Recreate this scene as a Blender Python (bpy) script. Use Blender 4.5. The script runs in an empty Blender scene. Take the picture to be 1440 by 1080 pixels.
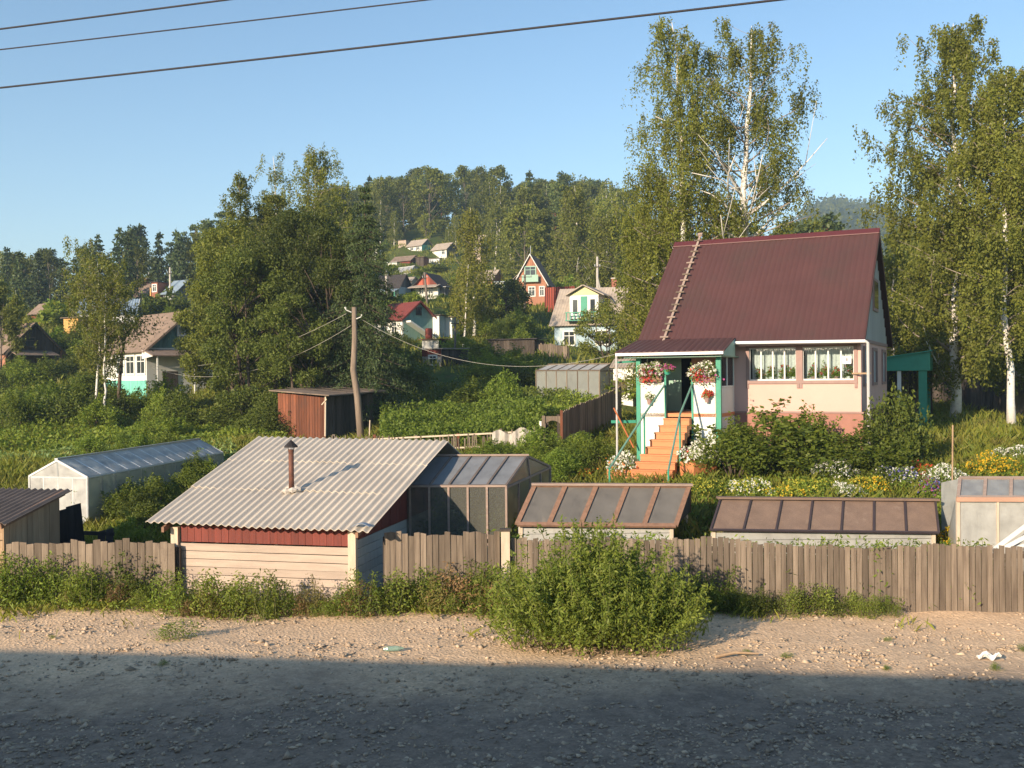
import bpy, math, random
import numpy as np
from mathutils import Vector, Matrix
R = math.radians
SC = bpy.context.scene
COL = SC.collection
rnd = random.Random(7)
CAMZ = 5.0
F = 1400.0
PITCH, ROLL = -0.41, -0.57
MC = Matrix.Rotation(R(90 + PITCH), 3, 'X') @ Matrix.Rotation(R(ROLL), 3, 'Z')

def P(px, py, d):
    """real-world point at forward distance d that lies in the direction of a spot of the photograph"""
    v = MC @ Vector(((px - 720) / F, -(py - 540) / F, -1))
    return Vector((v.x / v.y * d, d, CAMZ + v.z / v.y * d))

# ------------------------------------------------------------------ terrain
TU = np.array([-0.65, -0.4, -0.1, 0.08, 0.2, 0.32, 0.65])
TY = np.array([-40, -4, 2, 5, 8, 12, 21, 24, 26, 28, 32, 38, 44, 55, 65, 80, 95, 110, 125, 145, 157, 165, 170, 210, 250, 320, 450, 650, 900, 1300, 3000.])
TZ = np.array([
 [1.6]*7, [2.0]*7, [1.9]*7, [.9]*7, [.5]*7, [.3]*7, [.2]*7,
 [.42, .42, .45, .55, .85, .9, .9],
 [.58, .58, .68, 1.0, 1.5, 1.6, 1.6],
 [.75, .75, .9, 1.5, 2.0, 2.0, 2.0],
 [1.05, 1.1, 1.3, 2.0, 2.4, 2.4, 2.4],
 [1.6, 1.6, 1.8, 2.4, 2.6, 2.7, 2.7],
 [2.0, 2.0, 2.5, 2.8, 2.8, 2.8, 2.8],
 [2.8, 2.9, 4.0, 4.2, 3.5, 3.2, 3.0],
 [4.0, 4.0, 5.6, 5.6, 4.5, 3.8, 3.5],
 [6, 7, 7.6, 7.6, 6, 4.5, 4],
 [9, 10.6, 11, 11, 8, 5, 4],
 [10.6, 13, 13.4, 13.3, 10, 6, 4],
 [11.6, 13.6, 14.7, 15, 12, 7, 4],
 [12, 14, 19.9, 19.5, 14, 8, 5],
 [12.5, 15, 22.2, 22, 15, 8.4, 5],
 [12.8, 15.6, 24.6, 24, 16.3, 8.7, 5],
 [13, 16, 26.6, 25, 17, 9, 5],
 [14, 18, 36, 33, 20, 10, 6],
 [14, 19, 43, 38, 22, 10, 6],
 [12, 18, 46, 40, 22, 8, 5],
 [5, 8, 35, 30, 15, 20, 5],
 [0, 0, 10, 10, 20, 85, 15],
 [0, 0, 0, 0, 30, 150, 40],
 [0, 0, 0, 0, 20, 110, 20],
 [-20]*7])

def gz(x, y):
    x = np.asarray(x, float); y = np.asarray(y, float)
    u = np.clip(x / np.maximum(y, 6.0), TU[0], TU[-1] - 1e-6)
    yy = np.clip(y, TY[0], TY[-1] - 1e-6)
    i = np.clip(np.searchsorted(TU, u, 'right') - 1, 0, len(TU) - 2)
    j = np.clip(np.searchsorted(TY, yy, 'right') - 1, 0, len(TY) - 2)
    a = (u - TU[i]) / (TU[i + 1] - TU[i]); b = (yy - TY[j]) / (TY[j + 1] - TY[j])
    a = a * a * (3 - 2 * a)
    return ((TZ[j, i] * (1 - a) + TZ[j, i + 1] * a) * (1 - b) + (TZ[j + 1, i] * (1 - a) + TZ[j + 1, i + 1] * a) * b)

def GP(px, d, dz=0.0):
    """point on the ground at distance d under a column of the photograph"""
    x = P(px, 560, d).x
    return Vector((x, d, float(gz(x, d)) + dz))

# ------------------------------------------------------------------ object helpers
def tag(o, label=None, cat=None, group=None, kind=None):
    if label: o['label'] = label
    if cat: o['category'] = cat
    if group: o['group'] = group
    if kind: o['kind'] = kind
    return o

def thing(name, label, cat, loc=(0, 0, 0), rz=0.0, group=None):
    o = bpy.data.objects.new(name, None); COL.objects.link(o)
    o.location = loc; o.rotation_euler = (0, 0, rz); o.empty_display_size = .3
    return tag(o, label, cat, group)

def link_mesh(name, me, mat, parent=None, smooth=False):
    if mat is not None: me.materials.append(mat)
    if smooth: me.polygons.foreach_set('use_smooth', [True] * len(me.polygons))
    o = bpy.data.objects.new(name, me); COL.objects.link(o)
    if parent is not None: o.parent = parent
    return o

KIDS = {}
def copy_tree(o, parent=None):
    c = o.copy(); COL.objects.link(c)
    if parent is not None: c.parent = parent
    for ch in [k for k in ALLKIDS(o)]: copy_tree(ch, c)
    return c
def ALLKIDS(o):
    if o.name not in KIDS: KIDS[o.name] = list(o.children)
    return KIDS[o.name]

class MB:
    """collects shapes, then links them as ONE mesh object"""
    def __init__(s): s.v = []; s.f = []; s.M = None
    def add(s, vs, fs):
        n = len(s.v)
        if s.M is None: s.v += [tuple(v) for v in vs]
        else: s.v += [tuple(s.M @ Vector(v)) for v in vs]
        s.f += [tuple(n + i for i in f) for f in fs]
        return s
    def box(s, x0, x1, y0, y1, z0, z1):
        return s.add([(x0,y0,z0),(x1,y0,z0),(x1,y1,z0),(x0,y1,z0),(x0,y0,z1),(x1,y0,z1),(x1,y1,z1),(x0,y1,z1)],
              [(0,3,2,1),(4,5,6,7),(0,1,5,4),(1,2,6,5),(2,3,7,6),(3,0,4,7)])
    def beam(s, a, b, w, h=None, up=(0, 0, 1)):
        a = Vector(a); b = Vector(b); h = h or w
        d = (b - a).normalized(); u = Vector(up)
        if abs(d.dot(u)) > .98: u = Vector((0, 1, 0))
        r = d.cross(u).normalized(); u = r.cross(d).normalized()
        vs = []
        for p in (a, b):
            for i, j in ((-1,-1),(1,-1),(1,1),(-1,1)): vs.append(p + r * (i * w / 2) + u * (j * h / 2))
        return s.add(vs, [(0,1,2,3),(7,6,5,4),(0,4,5,1),(1,5,6,2),(2,6,7,3),(3,7,4,0)])
    def prism(s, pts, ext):
        pts = [Vector(p) for p in pts]; e = Vector(ext); n = len(pts)
        vs = pts + [p + e for p in pts]
        fs = [tuple(range(n - 1, -1, -1)), tuple(range(n, 2 * n))]
        for i in range(n):
            j = (i + 1) % n; fs.append((i, j, n + j, n + i))
        return s.add(vs, fs)
    def tube(s, pts, rad, n=8):
        pts = [Vector(p) for p in pts]
        if not hasattr(rad, '__len__'): rad = [rad] * len(pts)
        vs = []; fs = []
        for k, p in enumerate(pts):
            d = (pts[min(k + 1, len(pts) - 1)] - pts[max(k - 1, 0)]).normalized()
            u = Vector((0, 0, 1)) if abs(d.z) < .9 else Vector((1, 0, 0))
            r = d.cross(u).normalized(); u = r.cross(d)
            for i in range(n):
                a = 2 * math.pi * i / n
                vs.append(p + (r * math.cos(a) + u * math.sin(a)) * rad[k])
        for k in range(len(pts) - 1):
            for i in range(n):
                j = (i + 1) % n
                fs.append((k*n+i, k*n+j, k*n+n+j, k*n+n+i))
        fs.append(tuple(range(n - 1, -1, -1))); L = (len(pts) - 1) * n
        fs.append(tuple(range(L, L + n)))
        return s.add(vs, fs)
    def sheet(s, fn, nu, nv, thick=None):
        """surface patch fn(u,v) with u,v in 0..1; a thick vector closes it into a slab"""
        vs = [Vector(fn(i / nu, j / nv)) for j in range(nv + 1) for i in range(nu + 1)]
        w = nu + 1
        fs = [(j*w+i, j*w+i+1, j*w+w+i+1, j*w+w+i) for j in range(nv) for i in range(nu)]
        if thick is not None:
            t = Vector(thick); n = len(vs); vs = vs + [v + t for v in vs]
            fs += [tuple(n + q for q in reversed(f)) for f in list(fs)]
            ring = [i for i in range(nu)] + [j*w+nu for j in range(nv)] + [nv*w+i for i in range(nu, 0, -1)] + [j*w for j in range(nv, 0, -1)]
            for k in range(len(ring)):
                a, b = ring[k], ring[(k + 1) % len(ring)]; fs.append((b, a, n + a, n + b))
        return s.add(vs, fs)
    def build(s, name, mat, parent=None, smooth=False, loc=None):
        me = bpy.data.meshes.new(name); me.from_pydata(s.v, [], s.f); me.update()
        o = link_mesh(name, me, mat, parent, smooth)
        if loc is not None: o.location = loc
        return o

def holes_wall(mb, x0, x1, z0, z1, y0, y1, holes):
    """wall slab in the xz plane with rectangular openings (a0,a1,b0,b1)"""
    xs = sorted(set([x0, x1] + [h[0] for h in holes] + [h[1] for h in holes]))
    zs = sorted(set([z0, z1] + [h[2] for h in holes] + [h[3] for h in holes]))
    for i in range(len(xs) - 1):
        run = None
        for j in range(len(zs) - 1):
            cx, cz = (xs[i] + xs[i+1]) / 2, (zs[j] + zs[j+1]) / 2
            inside = any(h[0] < cx < h[1] and h[2] < cz < h[3] for h in holes)
            if inside:
                if run is not None: mb.box(xs[i], xs[i+1], y0, y1, run, zs[j]); run = None
            elif run is None: run = zs[j]
        if run is not None: mb.box(xs[i], xs[i+1], y0, y1, run, z1)

def quads_mesh(name, V, n, k=4):
    """mesh from an (n*k,3) numpy array of separate k-gons"""
    me = bpy.data.meshes.new(name)
    me.vertices.add(n * k); me.vertices.foreach_set('co', np.ascontiguousarray(V, dtype=np.float32).ravel())
    me.loops.add(n * k); me.loops.foreach_set('vertex_index', np.arange(n * k, dtype=np.int32))
    me.polygons.add(n); me.polygons.foreach_set('loop_start', np.arange(0, n * k, k, dtype=np.int32))
    me.update(calc_edges=True)
    return me

def unit(a): return a / np.maximum(np.linalg.norm(a, axis=1, keepdims=True), 1e-9)

def leaf_mesh(name, pts, size, rng, droop=.3, asp=.5, var=.4, up=0.0):
    pts = np.asarray(pts, float); n = len(pts)
    d = rng.normal(size=(n, 3)); d[:, 2] -= droop; d[:, 2] += up; d = unit(d)
    b = unit(np.cross(d, rng.normal(size=(n, 3))))
    s = (size * (1 + var * rng.uniform(-1, 1, n)))[:, None]
    V = np.empty((n, 4, 3))
    V[:, 0] = pts; V[:, 1] = pts + d * s * .45 + b * s * asp * .5
    V[:, 2] = pts + d * s; V[:, 3] = pts + d * s * .45 - b * s * asp * .5
    return quads_mesh(name, V.reshape(-1, 3), n)

def blade_mesh(name, pts, h, w, rng, lean=.35, var=.5):
    pts = np.asarray(pts, float); n = len(pts)
    a = rng.uniform(0, 2 * math.pi, n)
    side = np.stack([np.cos(a), np.sin(a), np.zeros(n)], 1)
    hh = (h * (1 + var * rng.uniform(-1, 1, n)))[:, None]
    tip = np.concatenate([rng.normal(scale=lean, size=(n, 2)), np.ones((n, 1))], 1) * hh
    V = np.empty((n, 4, 3)); ww = w * rng.uniform(.6, 1.4, (n, 1))
    V[:, 0] = pts - side * ww * .5; V[:, 1] = pts + side * ww * .5
    mid = tip * np.array([.35, .35, .6])
    V[:, 2] = pts + mid + side * ww * .45
    V[:, 3] = pts + tip
    return quads_mesh(name, V.reshape(-1, 3), n)
# ------------------------------------------------------------------ materials
def lin(r, g, b, k=1.0):
    f = lambda c: (c / 12.92 if c <= .04045 else ((c + .055) / 1.055) ** 2.4)
    return (f(r / 255) * k, f(g / 255) * k, f(b / 255) * k, 1)

def base_mat(name):
    m = bpy.data.materials.new(name); m.use_nodes = True
    nt = m.node_tree; nt.nodes.clear()
    out = nt.nodes.new('ShaderNodeOutputMaterial')
    return m, nt, out
def nd(nt, t, **kw):
    n = nt.nodes.new(t)
    for k, v in kw.items(): setattr(n, k, v)
    return n
def mixc(nt, fac, a, b, mode='MIX'):
    n = nd(nt, 'ShaderNodeMix', data_type='RGBA', blend_type=mode)
    for sock, v in ((n.inputs[0], fac), (n.inputs[6], a), (n.inputs[7], b)):
        if hasattr(v, 'links') or hasattr(v, 'is_linked'): nt.links.new(v, sock)
        else: sock.default_value = v
    return n.outputs[2]
def mr(nt, v, a, b, c, d):
    n = nd(nt, 'ShaderNodeMapRange'); nt.links.new(v, n.inputs[0])
    for i, q in enumerate((a, b, c, d)): n.inputs[i + 1].default_value = q
    return n.outputs[0]
def noise(nt, vec, scale, detail=4, rough=.6):
    n = nd(nt, 'ShaderNodeTexNoise'); n.inputs['Scale'].default_value = scale
    n.inputs['Detail'].default_value = detail; n.inputs['Roughness'].default_value = rough
    nt.links.new(vec, n.inputs['Vector']); return n.outputs['Fac']
def coords(nt, stretch=(1, 1, 1), kind='Object'):
    t = nd(nt, 'ShaderNodeTexCoord'); mp = nd(nt, 'ShaderNodeMapping'); mp.inputs['Scale'].default_value = stretch
    nt.links.new(t.outputs[kind], mp.inputs[0]); return mp.outputs[0]

def M(name, c1, c2, scale=4, rough=.8, bump=0.0, stretch=(1, 1, 1), isl=0.0, metal=0.0, spec=.3, dirt=None, dscale=1.2, dlo=.55, fine=0.0):
    """weathered surface: two real colours broken up by noise, optional per-piece variation and blotches of dirt"""
    m, nt, out = base_mat(name)
    b = nd(nt, 'ShaderNodeBsdfPrincipled'); nt.links.new(b.outputs[0], out.inputs[0])
    v = coords(nt, stretch); geo = nd(nt, 'ShaderNodeNewGeometry')
    if isl:
        ad = nd(nt, 'ShaderNodeVectorMath', operation='ADD'); sc = nd(nt, 'ShaderNodeVectorMath', operation='SCALE')
        cb = nd(nt, 'ShaderNodeCombineXYZ')
        for i in range(3): nt.links.new(geo.outputs['Random Per Island'], cb.inputs[i])
        sc.inputs['Scale'].default_value = 37.0; nt.links.new(cb.outputs[0], sc.inputs[0])
        nt.links.new(v, ad.inputs[0]); nt.links.new(sc.outputs[0], ad.inputs[1]); v = ad.outputs[0]
    nf = noise(nt, v, scale)
    col = mixc(nt, mr(nt, nf, .3, .7, 0, 1), c1, c2)
    if isl:
        r = mr(nt, geo.outputs['Random Per Island'], 0, 1, 1 - isl, 1 + isl * .6)
        col = mixc(nt, 1.0, col, r, 'MULTIPLY')
    if dirt:
        v2 = coords(nt); df = noise(nt, v2, dscale, 6, .65)
        col = mixc(nt, mr(nt, df, dlo, dlo + .18, 0, .85), col, dirt)
    if fine:
        ff = noise(nt, coords(nt), 40, 2)
        col = mixc(nt, 1.0, col, mr(nt, ff, .3, .7, 1 - fine, 1 + fine), 'MULTIPLY')
    nt.links.new(col, b.inputs['Base Color'])
    b.inputs['Roughness'].default_value = rough; b.inputs['Metallic'].default_value = metal
    b.inputs['Specular IOR Level'].default_value = spec
    if bump:
        bp = nd(nt, 'ShaderNodeBump'); bp.inputs['Strength'].default_value = bump; bp.inputs['Distance'].default_value = .02
        nt.links.new(nf, bp.inputs['Height']); nt.links.new(bp.outputs[0], b.inputs['Normal'])
    return m

def LEAF(name, c1, c2, c3=None, trans=.35, objvar=.3):
    """leaves: every leaf its own tint, every plant its own tint, light shines through"""
    c1, c2 = [(c[0] * 1.78, c[1] * 1.55, c[2] * 1.2, 1) for c in (c1, c2)] if c1[1] > c1[2] * 1.5 and c1[1] > c1[0] else (c1, c2)
    m, nt, out = base_mat(name)
    geo = nd(nt, 'ShaderNodeNewGeometry'); oi = nd(nt, 'ShaderNodeObjectInfo')
    col = mixc(nt, geo.outputs['Random Per Island'], c1, c2)
    if c3:
        f = mr(nt, noise(nt, coords(nt), 1.1, 3), .48, .66, 0, .75)
        col = mixc(nt, f, col, c3)
    col = mixc(nt, 1.0, col, mr(nt, oi.outputs['Random'], 0, 1, 1 - objvar, 1 + objvar), 'MULTIPLY')
    d = nd(nt, 'ShaderNodeBsdfPrincipled'); d.inputs['Roughness'].default_value = .55; d.inputs['Specular IOR Level'].default_value = .25
    t = nd(nt, 'ShaderNodeBsdfTranslucent'); ms = nd(nt, 'ShaderNodeMixShader'); ms.inputs[0].default_value = trans
    nt.links.new(col, d.inputs['Base Color'])
    tc = mixc(nt, 1.0, col, (1.25, 1.2, .6, 1), 'MULTIPLY'); nt.links.new(tc, t.inputs['Color'])
    nt.links.new(d.outputs[0], ms.inputs[1]); nt.links.new(t.outputs[0], ms.inputs[2]); nt.links.new(ms.outputs[0], out.inputs[0])
    return m

def FILM(name, col, alpha=.45, rough=.25, trl=.35, scale=2.5):
    """cloudy plastic film or old glass: partly see-through, partly milky, with wrinkles and dirt"""
    m, nt, out = base_mat(name)
    tr = nd(nt, 'ShaderNodeBsdfTransparent'); p = nd(nt, 'ShaderNodeBsdfPrincipled'); tl = nd(nt, 'ShaderNodeBsdfTranslucent')
    v = coords(nt); nf = noise(nt, v, scale, 6, .65)
    c = mixc(nt, mr(nt, nf, .35, .7, 0, 1), col, tuple(q * .6 for q in col[:3]) + (1,))
    nt.links.new(c, p.inputs['Base Color']); nt.links.new(c, tl.inputs['Color'])
    p.inputs['Roughness'].default_value = rough; p.inputs['Specular IOR Level'].default_value = .35
    bp = nd(nt, 'ShaderNodeBump'); bp.inputs['Strength'].default_value = .35; bp.inputs['Distance'].default_value = .03
    nt.links.new(noise(nt, coords(nt, (1, 1, .35)), 5, 3), bp.inputs['Height']); nt.links.new(bp.outputs[0], p.inputs['Normal'])
    a = nd(nt, 'ShaderNodeMixShader'); a.inputs[0].default_value = trl
    nt.links.new(p.outputs[0], a.inputs[1]); nt.links.new(tl.outputs[0], a.inputs[2])
    b = nd(nt, 'ShaderNodeMixShader'); nt.links.new(mr(nt, nf, .3, .7, min(1, alpha + .15), alpha - .15), b.inputs[0])
    nt.links.new(a.outputs[0], b.inputs[1]); nt.links.new(tr.outputs[0], b.inputs[2]); nt.links.new(b.outputs[0], out.inputs[0])
    return m

def GLASS(name, tint=(.9, .95, .95, 1)):
    m, nt, out = base_mat(name)
    tr = nd(nt, 'ShaderNodeBsdfTransparent'); tr.inputs[0].default_value = tint
    g = nd(nt, 'ShaderNodeBsdfGlossy'); g.inputs['Roughness'].default_value = .03
    fr = nd(nt, 'ShaderNodeFresnel'); fr.inputs[0].default_value = 1.5
    ms = nd(nt, 'ShaderNodeMixShader')
    nt.links.new(fr.outputs[0], ms.inputs[0]); nt.links.new(tr.outputs[0], ms.inputs[1]); nt.links.new(g.outputs[0], ms.inputs[2])
    nt.links.new(ms.outputs[0], out.inputs[0]); return m

def ground_mat():
    m, nt, out = base_mat('grassy_earth')
    b = nd(nt, 'ShaderNodeBsdfPrincipled'); nt.links.new(b.outputs[0], out.inputs[0]); b.inputs['Roughness'].default_value = .95
    b.inputs['Specular IOR Level'].default_value = .1
    v = coords(nt)
    n1 = noise(nt, v, .12, 6); n2 = noise(nt, v, 1.3, 5); n3 = noise(nt, v, 9, 4)
    g = mixc(nt, mr(nt, n1, .35, .65, 0, 1), (.055, .095, .018, 1), (.11, .13, .03, 1))
    g = mixc(nt, mr(nt, n2, .5, .75, 0, .8), g, (.10, .075, .04, 1))
    g = mixc(nt, 1.0, g, mr(nt, n3, .3, .7, .7, 1.3), 'MULTIPLY')
    nt.links.new(g, b.inputs['Base Color'])
    bp = nd(nt, 'ShaderNodeBump'); bp.inputs['Strength'].default_value = .8; bp.inputs['Distance'].default_value = .15
    nt.links.new(n2, bp.inputs['Height']); nt.links.new(bp.outputs[0], b.inputs['Normal'])
    return m

def gravel_mat():
    m, nt, out = base_mat('gravel')
    b = nd(nt, 'ShaderNodeBsdfPrincipled'); nt.links.new(b.outputs[0], out.inputs[0]); b.inputs['Roughness'].default_value = .95
    b.inputs['Specular IOR Level'].default_value = .15
    v = coords(nt)
    n1 = noise(nt, v, .45, 5); n2 = noise(nt, v, 4, 5); n3 = noise(nt, v, 26, 4)
    vo = nd(nt, 'ShaderNodeTexVoronoi'); vo.inputs['Scale'].default_value = 16; nt.links.new(v, vo.inputs['Vector'])
    sp = nd(nt, 'ShaderNodeSeparateXYZ'); nt.links.new(v, sp.inputs[0])
    # pale dusty gravel towards the fence, grey crushed stone with train shade painted in
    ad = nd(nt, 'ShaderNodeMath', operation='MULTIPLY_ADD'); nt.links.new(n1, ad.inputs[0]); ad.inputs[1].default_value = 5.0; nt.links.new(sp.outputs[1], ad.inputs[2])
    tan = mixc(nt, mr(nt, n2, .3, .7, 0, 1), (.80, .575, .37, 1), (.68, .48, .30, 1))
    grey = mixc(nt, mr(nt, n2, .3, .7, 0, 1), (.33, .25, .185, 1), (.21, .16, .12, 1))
    c = mixc(nt, mr(nt, ad.outputs[0], 16.6, 19.2, 0, 1), grey, tan)  # darker trackside tone ends at the train's shadow edge, shade put into the colour
    gr = mixc(nt, mr(nt, vo.outputs['Color'], 0, 1, 0, 1), (.72, .7, .68, 1), (1.22, 1.2, 1.16, 1))
    c = mixc(nt, mr(nt, n1, .3, .7, .35, .9), c, mixc(nt, 1.0, c, gr, 'MULTIPLY'))
    c = mixc(nt, 1.0, c, mr(nt, n3, .3, .7, .85, 1.15), 'MULTIPLY')
    nt.links.new(c, b.inputs['Base Color'])
    bp = nd(nt, 'ShaderNodeBump'); bp.inputs['Strength'].default_value = .5; bp.inputs['Distance'].default_value = .03
    hs = nd(nt, 'ShaderNodeMath', operation='ADD'); nt.links.new(vo.outputs['Distance'], hs.inputs[0]); nt.links.new(n3, hs.inputs[1])
    nt.links.new(hs.outputs[0], bp.inputs['Height']); nt.links.new(bp.outputs[0], b.inputs['Normal'])
    return m

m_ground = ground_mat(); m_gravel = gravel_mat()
m_stone = M('crushed_stone', (.54, .42, .29, 1), (.36, .28, .205, 1), 8, .9, isl=.35)
m_soil = M('dark_soil', (.09, .065, .045, 1), (.14, .1, .07, 1), 5, .95, .5)
# timber
m_grey_wood = M('weathered_grey_planks', (.235, .187, .14, 1), (.13, .1, .074, 1), 3, .9, .5, (5, 5, .4), isl=.42, dirt=(.09, .065, .05, 1), dlo=.6)
m_dark_wood = M('dark_old_planks', (.10, .08, .065, 1), (.05, .04, .033, 1), 3, .9, .4, (4, 4, .5), isl=.5)
m_mid_wood = M('brown_grey_boards', (.34, .27, .215, 1), (.21, .165, .13, 1), 3, .9, .4, (4, 4, .5), isl=.45)
m_black_wood = M('blackened_boards', (.035, .033, .035, 1), (.02, .019, .02, 1), 3, .85, .4, (4, 4, .5), isl=.5)
m_pale_wood = M('pale_raw_planks', (.48, .385, .31, 1), (.37, .295, .24, 1), 2.5, .85, .3, (.5, 4, 4), isl=.12, dirt=(.3, .23, .17, 1), dlo=.66)
m_pale_post = M('pale_post_wood', (.62, .52, .4, 1), (.47, .38, .28, 1), 3, .85, .3, (4, 4, .5))
m_tan_wood = M('tan_boards', (.45, .32, .20, 1), (.33, .22, .13, 1), 2.5, .85, .3, (4, 4, .5), isl=.2)
m_frame_wood = M('brown_frame_wood', (.30, .17, .11, 1), (.2, .12, .08, 1), 4, .8, .3, (3, 3, 1))
m_top_wood = M('greyed_ridge_board', (.38, .29, .235, 1), (.27, .2, .165, 1), 4, .85, .3, (.6, 4, 4))
m_red_board = M('red_brown_painted_boards', (.20, .045, .032, 1), (.14, .036, .028, 1), 3, .7, .2, (4, 4, .5), isl=.2)
m_rust_plank = M('rust_red_planks', (.22, .075, .036, 1), (.125, .05, .03, 1), 2.5, .85, .4, (4, 4, .4), isl=.5, dirt=(.07, .045, .035, 1), dscale=.8, dlo=.52)
m_orange_wood = M('orange_painted_wood', (.55, .17, .06, 1), (.42, .13, .05, 1), 5, .7, .2, (1, 1, 1), isl=.12)
m_orange_step = M('orange_step_paint', (.60, .24, .1, 1), (.52, .2, .085, 1), 5, .6, .15, (1, 3, 3), isl=.1, dirt=(.4, .17, .08, 1), dlo=.66)
m_pole_wood = M('grey_pole_wood', (.27, .21, .16, 1), (.16, .12, .09, 1), 3, .9, .5, (5, 5, .4))
# roofs
m_slate = M('corrugated_fibre_cement', (.62, .545, .44, 1), (.51, .45, .37, 1), 1.6, .9, .1, (1, .4, 1), dirt=(.4, .35, .28, 1), dscale=1.5, dlo=.6, fine=.08)
m_slate_dark = M('dark_fibre_cement', (.19, .15, .125, 1), (.13, .105, .09, 1), 2, .9, .2)
m_roof_brown = M('brown_profiled_metal', (.095, .043, .039, 1), (.08, .037, .034, 1), .8, .5, .02, spec=.3, fine=.05, dirt=(.075, .042, .036, 1), dscale=.5, dlo=.5)
m_ridge_red = M('dark_red_ridge_metal', (.105, .028, .03, 1), (.09, .025, .028, 1), 2, .45)
m_roof_grey = M('old_brown_slate_roof', (.29, .215, .165, 1), (.19, .14, .11, 1), 2.2, .9, .2, dirt=(.12, .095, .08, 1), dscale=.9)
m_roof_pale = M('pale_slate_roof', (.44, .37, .30, 1), (.33, .28, .23, 1), 2.2, .9, .2, dirt=(.22, .185, .155, 1), dscale=.9)
m_roof_blue = M('blue_grey_tin_roof', (.33, .42, .5, 1), (.25, .32, .38, 1), 2, .4, .05, metal=.2)
m_roof_red = M('red_tin_roof', (.2, .05, .042, 1), (.16, .045, .038, 1), 2, .5)
m_roof_dark = M('dark_tar_roof', (.07, .06, .055, 1), (.045, .04, .04, 1), 2, .8)
m_felt = M('patched_felt_roof', (.27, .2, .15, 1), (.17, .13, .1, 1), 2.5, .95, .3, dirt=(.1, .08, .065, 1), dscale=1.5, dlo=.5)
# walls, paint
m_pink = M('pale_pink_render', (.63, .405, .34, 1), (.58, .37, .31, 1), 1.2, .9, .05, dirt=(.6, .43, .35, 1), dscale=.7, dlo=.62, fine=.02)
m_plinth = M('rose_plinth_paint', (.37, .18, .135, 1), (.31, .15, .115, 1), 3, .85, .2)
m_casing = M('dusty_rose_trim', (.34, .225, .195, 1), (.29, .19, .165, 1), 4, .7)
m_white = M('white_paint', (.72, .72, .68, 1), (.64, .64, .6, 1), 3, .6, .05, dirt=(.6, .58, .52, 1), dlo=.7)
m_white_green = M('greenish_white_paint', (.70, .74, .67, 1), (.66, .7, .62, 1), 2, .6, .05)
m_pvc = M('white_plastic_gutter', (.82, .82, .8, 1), (.78, .78, .76, 1), 2, .35, spec=.5)
m_pipe_grey = M('grey_plastic_pipe', (.5, .48, .46, 1), (.44, .43, .41, 1), 2, .4)
m_green = M('sea_green_paint', (.05, .30, .20, 1), (.045, .25, .165, 1), 3, .5, .1)
m_green_dull = M('dull_green_door_paint', (.33, .5, .4, 1), (.28, .44, .35, 1), 2, .6)
m_rail = M('grey_green_rail_paint', (.13, .26, .2, 1), (.1, .21, .165, 1), 3, .5)
m_teal_wall = M('faded_teal_planks', (.10, .21, .2, 1), (.065, .14, .14, 1), 2.5, .85, .3, (5, 5, .4), isl=.25)
m_aqua = M('bright_aqua_paint', (.2, .58, .46, 1), (.15, .47, .37, 1), 2, .7, dirt=(.1, .3, .25, 1))
m_blue_wall = M('chalky_blue_wall', (.4, .52, .58, 1), (.28, .38, .43, 1), 1.6, .9, .1, dirt=(.55, .58, .56, 1))
m_grey_wall = M('grey_plank_wall', (.15, .155, .15, 1), (.1, .1, .1, 1), 2.5, .9, .3, (5, 5, .4), isl=.25)
m_orange_wall = M('orange_plank_wall', (.42, .2, .12, 1), (.33, .15, .095, 1), 2.5, .85, .2, (5, 5, .4), isl=.2, dirt=(.3, .17, .11, 1), dscale=.9)
m_yellow = M('ochre_yellow_wall', (.6, .37, .13, 1), (.5, .29, .1, 1), 2.5, .85, .2)
m_cream = M('cream_gable_paint', (.66, .64, .34, 1), (.58, .55, .3, 1), 2.5, .8)
m_red_fence = M('red_painted_boards', (.4, .1, .06, 1), (.3, .075, .05, 1), 3, .8, .2, (3, 3, .4), isl=.75)
m_brick = M('red_brick', (.33, .13, .09, 1), (.24, .1, .07, 1), 9, .9, .3)
m_rust = M('rusty_iron', (.2, .085, .055, 1), (.11, .055, .04, 1), 8, .7, .2, metal=.3)
m_black_iron = M('sooty_iron', (.03, .025, .025, 1), (.02, .018, .018, 1), 6, .7)
m_cable = M('black_cable', (.02, .018, .022, 1), (.03, .026, .03, 1), 5, .6)
m_wire_pale = M('pale_wire', (.36, .34, .29, 1), (.3, .28, .24, 1), 5, .5)
m_galv = M('galvanised_steel', (.42, .45, .48, 1), (.34, .36, .38, 1), 3, .4, metal=.6)
m_concrete = M('pale_concrete', (.5, .46, .41, 1), (.4, .37, .33, 1), 4, .9, .2)
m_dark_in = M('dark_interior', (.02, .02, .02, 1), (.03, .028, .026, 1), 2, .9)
m_pane = M('dark_window_glass', (.045, .055, .06, 1), (.02, .025, .03, 1), 1.5, .08, spec=.6)
m_curtain = M('white_lace_curtain', (.7, .69, .66, 1), (.5, .49, .47, 1), 22, .9, .2, (1, 1, .6))
m_patch = M('blue_grey_tin_patch', (.2, .25, .32, 1), (.16, .2, .26, 1), 4, .4)
m_paper = M('white_paper', (.8, .8, .8, 1), (.75, .75, .75, 1), 3, .8)
m_print = M('grey_print', (.25, .25, .27, 1), (.3, .3, .32, 1), 3, .8)
m_fabric = M('brown_sacking', (.225, .155, .115, 1), (.17, .118, .09, 1), 3, .95, .3, dirt=(.3, .225, .17, 1), dscale=1.4, dlo=.6, fine=.12)
m_seam = M('dark_seam', (.06, .045, .05, 1), (.045, .035, .04, 1), 3, .9)
m_train = M('railway_carriage_paint', (.05, .1, .2, 1), (.045, .09, .18, 1), 2, .4)
m_train_roof = M('carriage_roof_grey', (.25, .25, .26, 1), (.2, .2, .21, 1), 2, .5)
m_glass = GLASS('clear_pane')
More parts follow.
